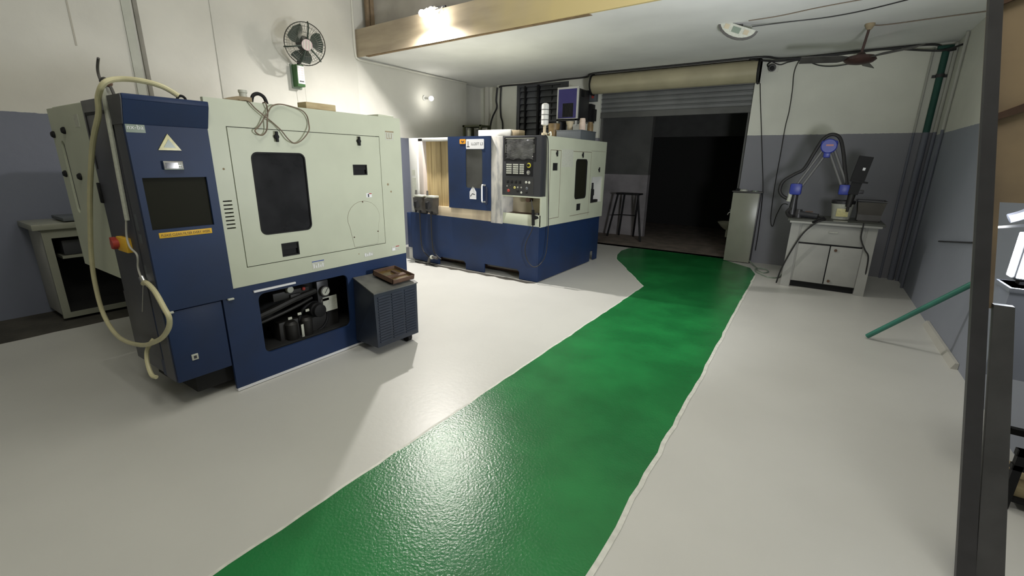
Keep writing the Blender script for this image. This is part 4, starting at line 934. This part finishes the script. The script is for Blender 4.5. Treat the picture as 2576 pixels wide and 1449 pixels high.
for xa, xb in ((-.085, .240), (.252, .560)):
    dd = obj('door', MB().box(xa, xb, 6.632, 6.65, .09, .565, .004), M_desk, t)
    if xa > 0:
        obj('door_lock', MB().cyl((.305, 6.632, .52), (.305, 6.618, .52), .016, n=12), M_rust, dd)
        obj('door_lock', MB().cyl((.295, 6.632, .135), (.295, 6.618, .135), .016, n=12), M_rust, dd)
obj('drawer_gap', MB().box(-.09, .555, 6.640, 6.652, .562, .588).box(.238, .254, 6.640, 6.652, .09, .57), M_black, t)
obj('kick', MB().box(-.10, .56, 6.70, 6.72, .0, .085), M_black, t)
# articulated tapping arm
ya = 6.85
t = thing('tapping_arm', 'articulated arm tapping machine with blue joints clamped on the grey desk', 'tool', (-.23, ya, .868))
obj('arm_base', MB().box(-.27, -.17, ya-.07, ya+.07, .868, .90, .006).lathe((-.225, ya, .90), (0, 0, 1), [(0, .05), (.10, .042), (.17, .036), (.25, .036)], 18), M_gunm, t)
obj('column_sleeve', MB().cyl((-.285, ya-.03, 1.06), (-.275, ya-.03, 1.17), .024), M_faded, t)
obj('base_joint', MB().box(-.295, -.165, ya-.06, ya+.06, 1.145, 1.285, .02), M_royal, t)
def link(a, b, wd, name='arm_link', mt=None):
    a = Vector(a); b = Vector(b); mb = MB()
    for s2 in (-1, 1):
        n_ = Vector((b.z-a.z, 0, -(b.x-a.x))).normalized()*wd*s2
        mb.cyl(a+n_, b+n_, .016, n=10)
    return obj(name, mb, mt or M_cast, t)
link((-.20, ya, 1.26), (.01, ya, 1.70), .028)
link((.06, ya, 1.70), (.26, ya, 1.28), .026)
ej = obj('elbow_joint', MB().lathe((.03, ya-.05, 1.735), (0, 1, 0), [(0, .075), (.01, .085), (.09, .085), (.10, .075)], 20).box(-.055, .115, ya-.045, ya+.045, 1.735, 1.80, .02).box(-.01, .06, ya-.04, ya+.04, 1.60, 1.70, .012), M_royal, t)
obj('elbow_badge', MB().box(.0, .075, ya-.053, ya-.049, 1.735, 1.755), mat('badge_red', (.42, .18, .16), .5), ej)
obj('wrist_joint', MB().box(.215, .32, ya-.05, ya+.05, 1.17, 1.29, .015), M_royal, t)
obj('wrist_plate', MB().box(.28, .46, ya-.04, ya+.04, 1.19, 1.235, .006), M_gunm, t)
hd = Matrix.Rotation(R(8), 3, 'Y')
obj('motor_head', MB().obox((.395, ya, 1.47), .135, .11, .30, hd).obox((.37, ya, 1.26), .10, .10, .16, hd).obox((.40, ya-.01, 1.33), .16, .12, .02, hd), M_black, t)
obj('head_led', MB().obox((.415, ya-.057, 1.475), .025, .004, .032, hd), M_paper, t)
obj('spindle', MB().cyl((.355, ya, 1.18), (.345, ya, 1.03), .04, .03, 14).cyl((.345, ya, 1.03), (.343, ya, .97), .015, n=10), M_bay, t)
obj('air_hose', MB().tube([(-.30, ya, 1.09), (-.37, ya, 1.13), (-.405, ya, 1.20), (-.38, ya, 1.31), (-.27, ya, 1.40), (-.18, ya, 1.47), (-.10, ya, 1.68), (-.04, ya, 1.82), (.035, ya, 1.87), (.12, ya, 1.83), (.18, ya, 1.68), (.24, ya, 1.45), (.285, ya, 1.29)], .020, n=10), M_cable, t)
obj('support_hose', MB().tube([(-.24, ya-.03, .98), (-.275, ya-.03, .93), (-.25, ya-.08, .885), (-.20, ya-.12, .88)], .022), M_cable, t)
# things on the desk
t = thing('paint_pail', 'white labelled pail on the grey desk below the arm', 'pail', (.295, 7.0, .868))
obj('pail', MB().lathe((.295, 7.0, .868), (0, 0, 1), [(0, .095), (.17, .115), (.178, .12), (.19, .12), (.19, .108), (.02, .088)], 22), M_faded, t)
obj('pail_label', MB().plate(rect(.24, .36, .905, 1.00), [], 'y', 6.878, 6.890), M_pyel, t)
obj('pail_rim', MB().lathe((.295, 7.0, 1.055), (0, 0, 1), [(0, .122), (.035, .125), (.04, .115), (.01, .11)], 22), M_gunm, t)
t = thing('plastic_basket', 'brownish plastic basket on the right of the grey desk', 'basket', (.575, 6.95, .868))
bk = MB()
a0_ = [(.465, 6.86), (.665, 6.86), (.665, 7.06), (.465, 7.06)]; a1_ = [(.43, 6.83), (.705, 6.83), (.705, 7.10), (.43, 7.10)]
bk.hexa([(*p, .868) for p in a0_]+[(p[0], p[1], .875) for p in a0_])
for i in range(4):
    j = (i+1) % 4
    p, q, r_, s2 = Vector((*a0_[i], .868)), Vector((*a0_[j], .868)), Vector((*a1_[j], 1.105)), Vector((*a1_[i], 1.105))
    c_ = Vector((.567, 6.96, 0)); inn = lambda v: Vector((c_.x+(v.x-c_.x)*.96, c_.y+(v.y-c_.y)*.96, v.z))
    bk.hexa([p, q, inn(q), inn(p), s2, r_, inn(r_), inn(s2)])
obj('basket_body', bk, M_bask, t)
obj('basket_rim', MB().tube([(*p, 1.105) for p in a1_], .011, n=6, spline=False, closed=True), M_panel, t)
obj('basket_filling', MB().box(.45, .68, 6.85, 7.07, .88, 1.02), M_ped, t)
t = thing('hand_tool', 'dark grinder-like hand tool lying at the left of the desk top', 'tool', (-.05, 6.8, .868))
obj('tool_body', MB().cyl((-.16, 6.80, .915), (.06, 6.74, .90), .042, .034, 14), M_panel, t)
obj('tool_head', MB().lathe((-.15, 6.80, .868), (0, 0, 1), [(0, .05), (.03, .05), (.10, .035)], 14), M_gunm, t)
obj('tool_switch', MB().box(-.08, 0, 6.765, 6.79, .945, .955), M_rust, t)
obj('tool_lead', MB().tube([(.06, 6.74, .90), (.14, 6.66, .885), (.10, 6.57, .872), (.03, 6.55, .82), (-.06, 6.55, .70), (-.14, 6.57, .50), (-.22, 6.60, .22), (-.25, 6.66, .02)], .009), M_cable, t)
obj('lead_plug', MB().cyl((.12, 6.66, .89), (.02, 6.55, .845), .022, .014, 12), M_black, t)
tag(obj('steel_rule', MB().box(.22, .36, 6.64, 6.665, .868, .873), M_faded), 'thin light strip lying on the desk front edge', 'ruler')
wire('desk_lead', [(.51, 6.60, .869), (.51, 6.57, .84), (.515, 6.57, .70), (.575, 6.58, .57), (.625, 6.60, .48), (.64, 6.64, .25)], .008, M_cable, 'black cable hanging over the right front of the desk')
# cables along the back wall
yc = 7.90
wire('cable_bundle', [(-5.66, 7.97, 2.93), (-5.60, 7.95, 2.945), (-5.21, 7.96, 2.945), (-4.84, 7.96, 2.945), (-4.24, 7.95, 2.96), (-3.75, 7.91, 2.958), (-3.5, 7.68, 2.962), (-2.83, 7.68, 2.962), (-2.0, 7.68, 2.962), (-1.0, 7.68, 2.962), (-.76, 7.88, 2.955), (-.47, yc, 2.945), (-.02, yc, 2.955), (.43, yc, 2.957), (.66, yc, 2.960), (.88, 7.93, 2.960), (.97, 7.93, 2.93), (1.03, 7.90, 2.875), (1.10, 7.85, 2.87)], .014, M_cable, 'thick black cable running along the ceiling edge of the back wall')
wire('cable_bundle', [(-1.1, 7.66, 2.945), (-.8, 7.9, 2.93), (-.4, 7.92, 2.93), (.1, 7.93, 2.95), (.39, 7.92, 2.955), (.60, 7.92, 2.935), (.84, 7.86, 2.885), (1.0, 7.82, 2.865), (1.11, 7.6, 2.87)], .012, M_cable, 'second black cable sagging toward the pipes, back wall')
wire('cable_loop', [(-.86, 7.96, 2.95), (-.74, 7.97, 2.89), (-.63, 7.97, 2.915), (-.46, 7.96, 2.92), (-.26, 7.93, 2.83), (-.08, 7.9, 2.80), (.10, 7.9, 2.815)], .007, M_cable, 'thin black wire drooping between wall camera and ceiling fan')
wire('drop_cable', [(-5.70, 7.95, 2.93), (-5.735, 7.96, 2.7), (-5.72, 7.96, 2.55), (-5.84, 7.97, 2.36), (-5.90, 7.97, 2.1), (-5.90, 7.97, 1.6)], .018, M_cable, 'black cable curving left down the far column')
wire('drop_cable', [(-5.62, 7.97, 2.94), (-5.64, 7.975, 2.7), (-5.63, 7.975, 2.4), (-5.58, 7.975, 2.2), (-5.62, 7.975, 1.7)], .016, M_cable, 'black cable hanging straight down the far column face')
wire('drop_cable', [(-.955, 7.96, 2.66), (-.91, 7.97, 2.38), (-.84, 7.975, 1.99), (-.77, 7.975, 1.59), (-.70, 7.975, 1.18), (-.675, 7.96, .9), (-.66, 7.96, .5), (-.66, 7.96, .2)], .006, M_cable, 'thin cable down the wall right beside the doorway and cabinet')
wire('drop_cable', [(-.50, 7.95, 2.93), (-.535, 7.96, 2.84), (-.545, 7.97, 2.73), (-.53, 7.975, 2.54), (-.525, 7.975, 2.26), (-.54, 7.975, 2.04), (-.54, 7.975, 1.65), (-.545, 7.975, 1.31), (-.54, 7.975, .96), (-.52, 7.975, .68), (-.48, 7.97, .60), (-.46, 7.97, .76), (-.42, 7.95, .90), (-.39, 7.85, .95), (-.34, 7.5, .98), (-.30, 7.1, 1.0)], .006, M_cable, 'thin cable down the wall between cabinet and desk')
wire('floor_cable', [(-.70, 7.80, .05), (-.60, 7.62, .01), (-.56, 7.52, .009), (-.54, 7.36, .009), (-.45, 7.24, .009), (-.40, 7.36, .009), (-.46, 7.50, .012), (-.56, 7.46, .02), (-.56, 7.28, .009), (-.47, 7.10, .009), (-.36, 6.98, .009), (-.26, 7.04, .009), (-.22, 7.3, .009)], .0085, M_refl, 'grey cable coiled on the floor beside the cabinet')
yy = 5.8
wire('ceiling_wire', [(-.90, 5.82, 2.973), (-.62, 5.80, 2.973), (-.28, 5.70, 2.973), (.06, 5.64, 2.973), (.5, 5.6, 2.973), (1.1, 5.6, 2.973)], .004, M_wire, 'farther of two thin wires on the ceiling by the floodlight')
wire('ceiling_wire', [(-.88, 5.97, 2.95), (-.52, 6.07, 2.972), (-.21, 6.09, 2.972), (.08, 6.02, 2.972), (.38, 5.86, 2.972), (.8, 5.6, 2.972), (1.12, 5.4, 2.972)], .005, M_cable, 'black wire curving over the ceiling from the floodlight')
wire('ceiling_wire', [(.20, 6.64, 2.972), (.33, 6.70, 2.972), (.74, 6.66, 2.972), (1.12, 6.63, 2.972)], .005, M_wire, 'wire across the ceiling from ceiling fan to right wall')
# flood light on ceiling
t = thing('flood_light', 'half-round unlit floodlight hanging on the mezzanine ceiling', 'lamp', (-1.0, 5.9, 2.98))
fdir = Vector((1.0, -5.85, -1.0)).normalized(); fr = fdir.cross(Vector((0, 0, 1))).normalized(); fr = -fr if fr.x < 0 else fr; fu = fr.cross(fdir) 
if fu.z < 0: fu = -fu
an = R(-21); fr2 = fr*math.cos(an)+fu*math.sin(an); fu2 = fu*math.cos(an)-fr*math.sin(an)
FC = Vector((-1.0, 5.86, 2.955))
def half(w_, h_, d0, d1):
    P = [FC-fr2*w_]
    for i in range(13):
        a = math.pi+math.pi*i/12; P.append(FC+fr2*(w_*math.cos(a))+fu2*(h_*math.sin(a)))
    P.append(FC+fr2*w_); n_ = len(P); vs = [p+fdir*d0 for p in P]+[p+fdir*d1 for p in P]
    fs = [tuple(range(n_)), tuple(range(2*n_-1, n_-1, -1))]+[(i, (i+1) % n_, n_+(i+1) % n_, n_+i) for i in range(n_)]
    return MB().add(vs, fs)
obj('lamp_housing', half(.215, .135, -.06, .0), M_ped, t)
ln = obj('lamp_lens', half(.190, .112, .0, .008), M_pyel if False else M_faded, t)
fm = Matrix((fr2, fdir, fu2)).transposed()
obj('lamp_chip', MB().obox(FC-fu2*.048+fdir*.010, .085, .006, .055, fm), M_refl, ln)
for s2 in (-1, 1): obj('reflector_fin', MB().obox(FC+fr2*(.105*s2)-fu2*.042+fdir*.010, .05, .006, .045, fm), M_beige, ln)
obj('lamp_bracket', MB().box(-1.03, -.97, 5.93, 5.96, 2.90, 2.98), M_ped, t)
# ceiling fan
t = thing('ceiling_fan', 'brown ceiling fan with three blades near the back wall', 'fan', (.175, 6.6, 2.98))
obj('canopy', MB().lathe((.18, 6.6, 2.98), (0, 0, -1), [(0, .045), (.02, .045), (.06, .02)], 14), M_card, t)
obj('down_rod', MB().cyl((.18, 6.6, 2.94), (.155, 6.6, 2.69), .013, n=10), M_fanm, t)
obj('motor', MB().lathe((.155, 6.6, 2.70), (0, 0, -1), [(0, .03), (.025, .05), (.04, .13), (.075, .15), (.10, .12), (.115, .05)], 22), M_fanm, t)
for a in (R(-40), R(80), R(200)):
    u = Vector((math.cos(a), math.sin(a), 0)); v = Vector((-u.y, u.x, 0)); c_ = Vector((.155, 6.6, 2.64)); tl = Vector((0, 0, .022))
    P = [c_+u*.12-v*.035-tl*.5, c_+u*.20-v*.06-tl, c_+u*.58-v*.065-tl, c_+u*.60+v*.055+tl, c_+u*.20+v*.05+tl, c_+u*.12+v*.035+tl*.5]
    vs = P+[p+Vector((0, 0, .006)) for p in P]; n_ = 6
    obj('blade', MB().add(vs, [tuple(range(n_-1, -1, -1)), tuple(range(n_, 2*n_))]+[(i, (i+1) % n_, n_+(i+1) % n_, n_+i) for i in range(n_)]), M_ped, t)
# wall camera
t = thing('security_camera', 'round grey security camera on the back wall beside the shutter', 'camera', (-.82, 8.0, 2.86))
obj('mount_plate', MB().box(-.875, -.755, 7.985, 7.999, 2.80, 2.935, .004), M_plain, t)
obj('camera_ball', MB().sphere((-.83, 7.95, 2.855), .052, 16), M_cast, t)
obj('camera_lens', MB().cyl((-.826, 7.915, 2.845), (-.818, 7.888, 2.835), .030, .027, 16), M_black, t)
obj('camera_lead', MB().tube([(-.87, 7.97, 2.86), (-.895, 7.96, 2.90), (-.86, 7.96, 2.94)], .008), M_black, t)
# pipes in the right corner
t = thing('service_pipe', 'green service pipe with clamp in the right back corner', 'pipe', (1.06, 7.93, 0))
obj('pipe_run', MB().tube([(1.045, 7.93, 0), (1.035, 7.93, 1.0), (1.03, 7.93, 2.0), (1.025, 7.93, 2.90)], .035, n=14, spline=False), M_pipe_g, t)
obj('pipe_tee', MB().cyl((.94, 7.93, 2.91), (1.09, 7.93, 2.91), .03, n=12), M_pipe_g, t)
obj('pipe_clamp', MB().box(.955, 1.105, 7.955, 7.985, 2.58, 2.61).cyl((1.027, 7.93, 2.575), (1.027, 7.93, 2.615), .042), M_gunm, t)
tag(obj('wall_conduit', MB().cyl((.93, 7.97, 0), (.91, 7.97, 2.93), .014, n=10), M_pipe_w), 'thin conduit left of the green service pipe', 'pipe')
tag(obj('wall_conduit', MB().cyl((XR-.02, 7.90, 0), (XR-.02, 7.90, 2.90), .02, n=10), M_pipe_w), 'painted conduit in the corner right of the green service pipe', 'pipe')
tag(obj('wall_conduit', MB().cyl((XR-.02, 7.45, 0), (XR-.02, 7.45, 2.97), .016, n=10), M_pipe_w), 'conduit on the right wall nearest the camera', 'pipe')

# ================================================================== RIGHT FOREGROUND
pp = Vector((.594, 4.95, .012)); pq = Vector((1.09, 4.72, .66)); pe = pq+(pq-pp)*.55
tag(obj('teal_bar', MB().cyl(pp+Vector((0, 0, .012)), (1.105, 4.60, .70), .021, n=14), M_bar), 'teal green bar leaning from the floor to the right wall', 'bar')
tag(obj('thin_rod', MB().cyl((1.118, 6.2, .78), (1.118, 4.6, .98), .007, n=8), M_gunm), 'thin dark rod fixed slanting along the right wall', 'rod')
tag(obj('skirting_plank', MB().hexa([(1.085, 4.55, 0), (1.128, 4.55, 0), (1.128, 5.75, 0), (1.085, 5.75, 0), (1.105, 4.55, .05), (1.128, 4.55, .05), (1.128, 5.75, .05), (1.105, 5.75, .05)]), M_wirew), 'pale plank lying along the foot of the right wall', 'plank')
# leaning steel upright
t = thing('steel_upright', 'dark grey steel upright leaning at the right edge of view', 'post', (.69, 2.0, 0))
def lean(z): return .667-(z)*.1725
def slant(x0, x1a, z0, z1, ya, yb, x1b=None):
    x1b = x1a if x1b is None else x1b
    return MB().hexa([(lean(z0)+x0, ya, z0), (lean(z0)+x1a, ya, z0), (lean(z0)+x1a, yb, z0), (lean(z0)+x0, yb, z0), (lean(z1)+x0, ya, z1), (lean(z1)+x1b, ya, z1), (lean(z1)+x1b, yb, z1), (lean(z1)+x0, yb, z1)])
obj('web', slant(0, .052, 0, 2.4, 2.0, 2.03, .024), M_post, t)
obj('flange', slant(.052, .128, 0, 1.08, 2.005, 2.03, .10), M_postp, t)
bb = obj('back_board', slant(.004, .20, 1.40, 2.4, 2.034, 2.052), M_ply, t)
obj('back_strip', slant(.004, .056, 1.06, 1.40, 2.034, 2.052), M_ply, bb)
for z0 in (1.98, 1.66):
    obj('dark_batten', MB().hexa([(lean(z0)+.03, 2.022, z0-.02), (lean(z0)+.20, 2.022, z0+.05), (lean(z0)+.20, 2.034, z0+.05), (lean(z0)+.03, 2.034, z0-.02), (lean(z0)+.03, 2.022, z0), (lean(z0)+.20, 2.022, z0+.085), (lean(z0)+.20, 2.034, z0+.085), (lean(z0)+.03, 2.034, z0)]), M_rust, bb)
obj('foot_plate', MB().box(.665, .80, 1.985, 2.045, 0, .012), M_post, t)
# board and cabinet behind the upright
t = thing('side_cabinet', 'blue-grey metal cabinet hung on the right wall behind the steel upright', 'cabinet', (.93, 2.77, .62))
obj('cabinet_body', MB().box(.745, 1.13, 2.68, 2.86, .62, 1.02, .004), M_bluec, t)
obj('cabinet_lip', MB().box(.74, 1.13, 2.672, 2.865, 1.0, 1.02, .003), M_bluec, t)
t = thing('low_rack', 'low black rack on the floor right of the steel upright', 'rack', (1.03, 2.8, 0))
for xx in (.95, 1.10):
    for yy in (2.70, 2.93): obj('rack_leg', MB().box(xx-.015, xx+.015, yy-.015, yy+.015, 0, .30), M_black, t)
for a, b, c_, e_ in ((2.685, 2.715, .27, .30), (2.685, 2.715, .20, .225), (2.915, 2.945, .27, .30)): obj('rack_rail', MB().box(.93, 1.12, a, b, c_, e_), M_black, t)
obj('rack_shelf', MB().box(.935, 1.115, 2.69, 2.94, .04, .055), M_black, t)
tag(obj('wood_chock', MB().box(.955, 1.08, 2.72, 2.88, .0555, .15, .004), M_wood), 'pale wood chock on the lower shelf of the low black rack', 'block')
t = thing('work_lamp', 'glaring white work lamp beside the steel upright at the right edge', 'lamp', (.79, 2.75, 1.02))
obj('lamp_head', MB().box(.765, .86, 2.76, 2.83, 1.04, 1.25, .008), M_black, t)
obj('lamp_lens', MB().box(.772, .855, 2.752, 2.761, 1.05, 1.24, .003).box(.757, .766, 2.77, 2.825, 1.05, 1.24, .003), M_work, t)
obj('lamp_foot', MB().box(.79, .84, 2.77, 2.82, 1.0205, 1.04), M_black, t)
obj('reflector_blade', MB().hexa([(.64, 2.72, 1.255), (.76, 2.75, 1.27), (.76, 2.765, 1.27), (.64, 2.73, 1.255), (.64, 2.72, 1.263), (.76, 2.75, 1.285), (.76, 2.765, 1.285), (.64, 2.73, 1.263)]), M_steel, t)
obj('lamp_arm', MB().tube([(.69, 2.74, 1.30), (.74, 2.74, 1.33), (.79, 2.75, 1.40), (.82, 2.77, 1.50)], .02), M_bluec, t)
spot('work_beam', (.60, 2.62, 1.30), (-3.30, 5.02, 3.3), 150, 1.0, WORKSPOT, (0.96, 0.98, 1.0), .22)
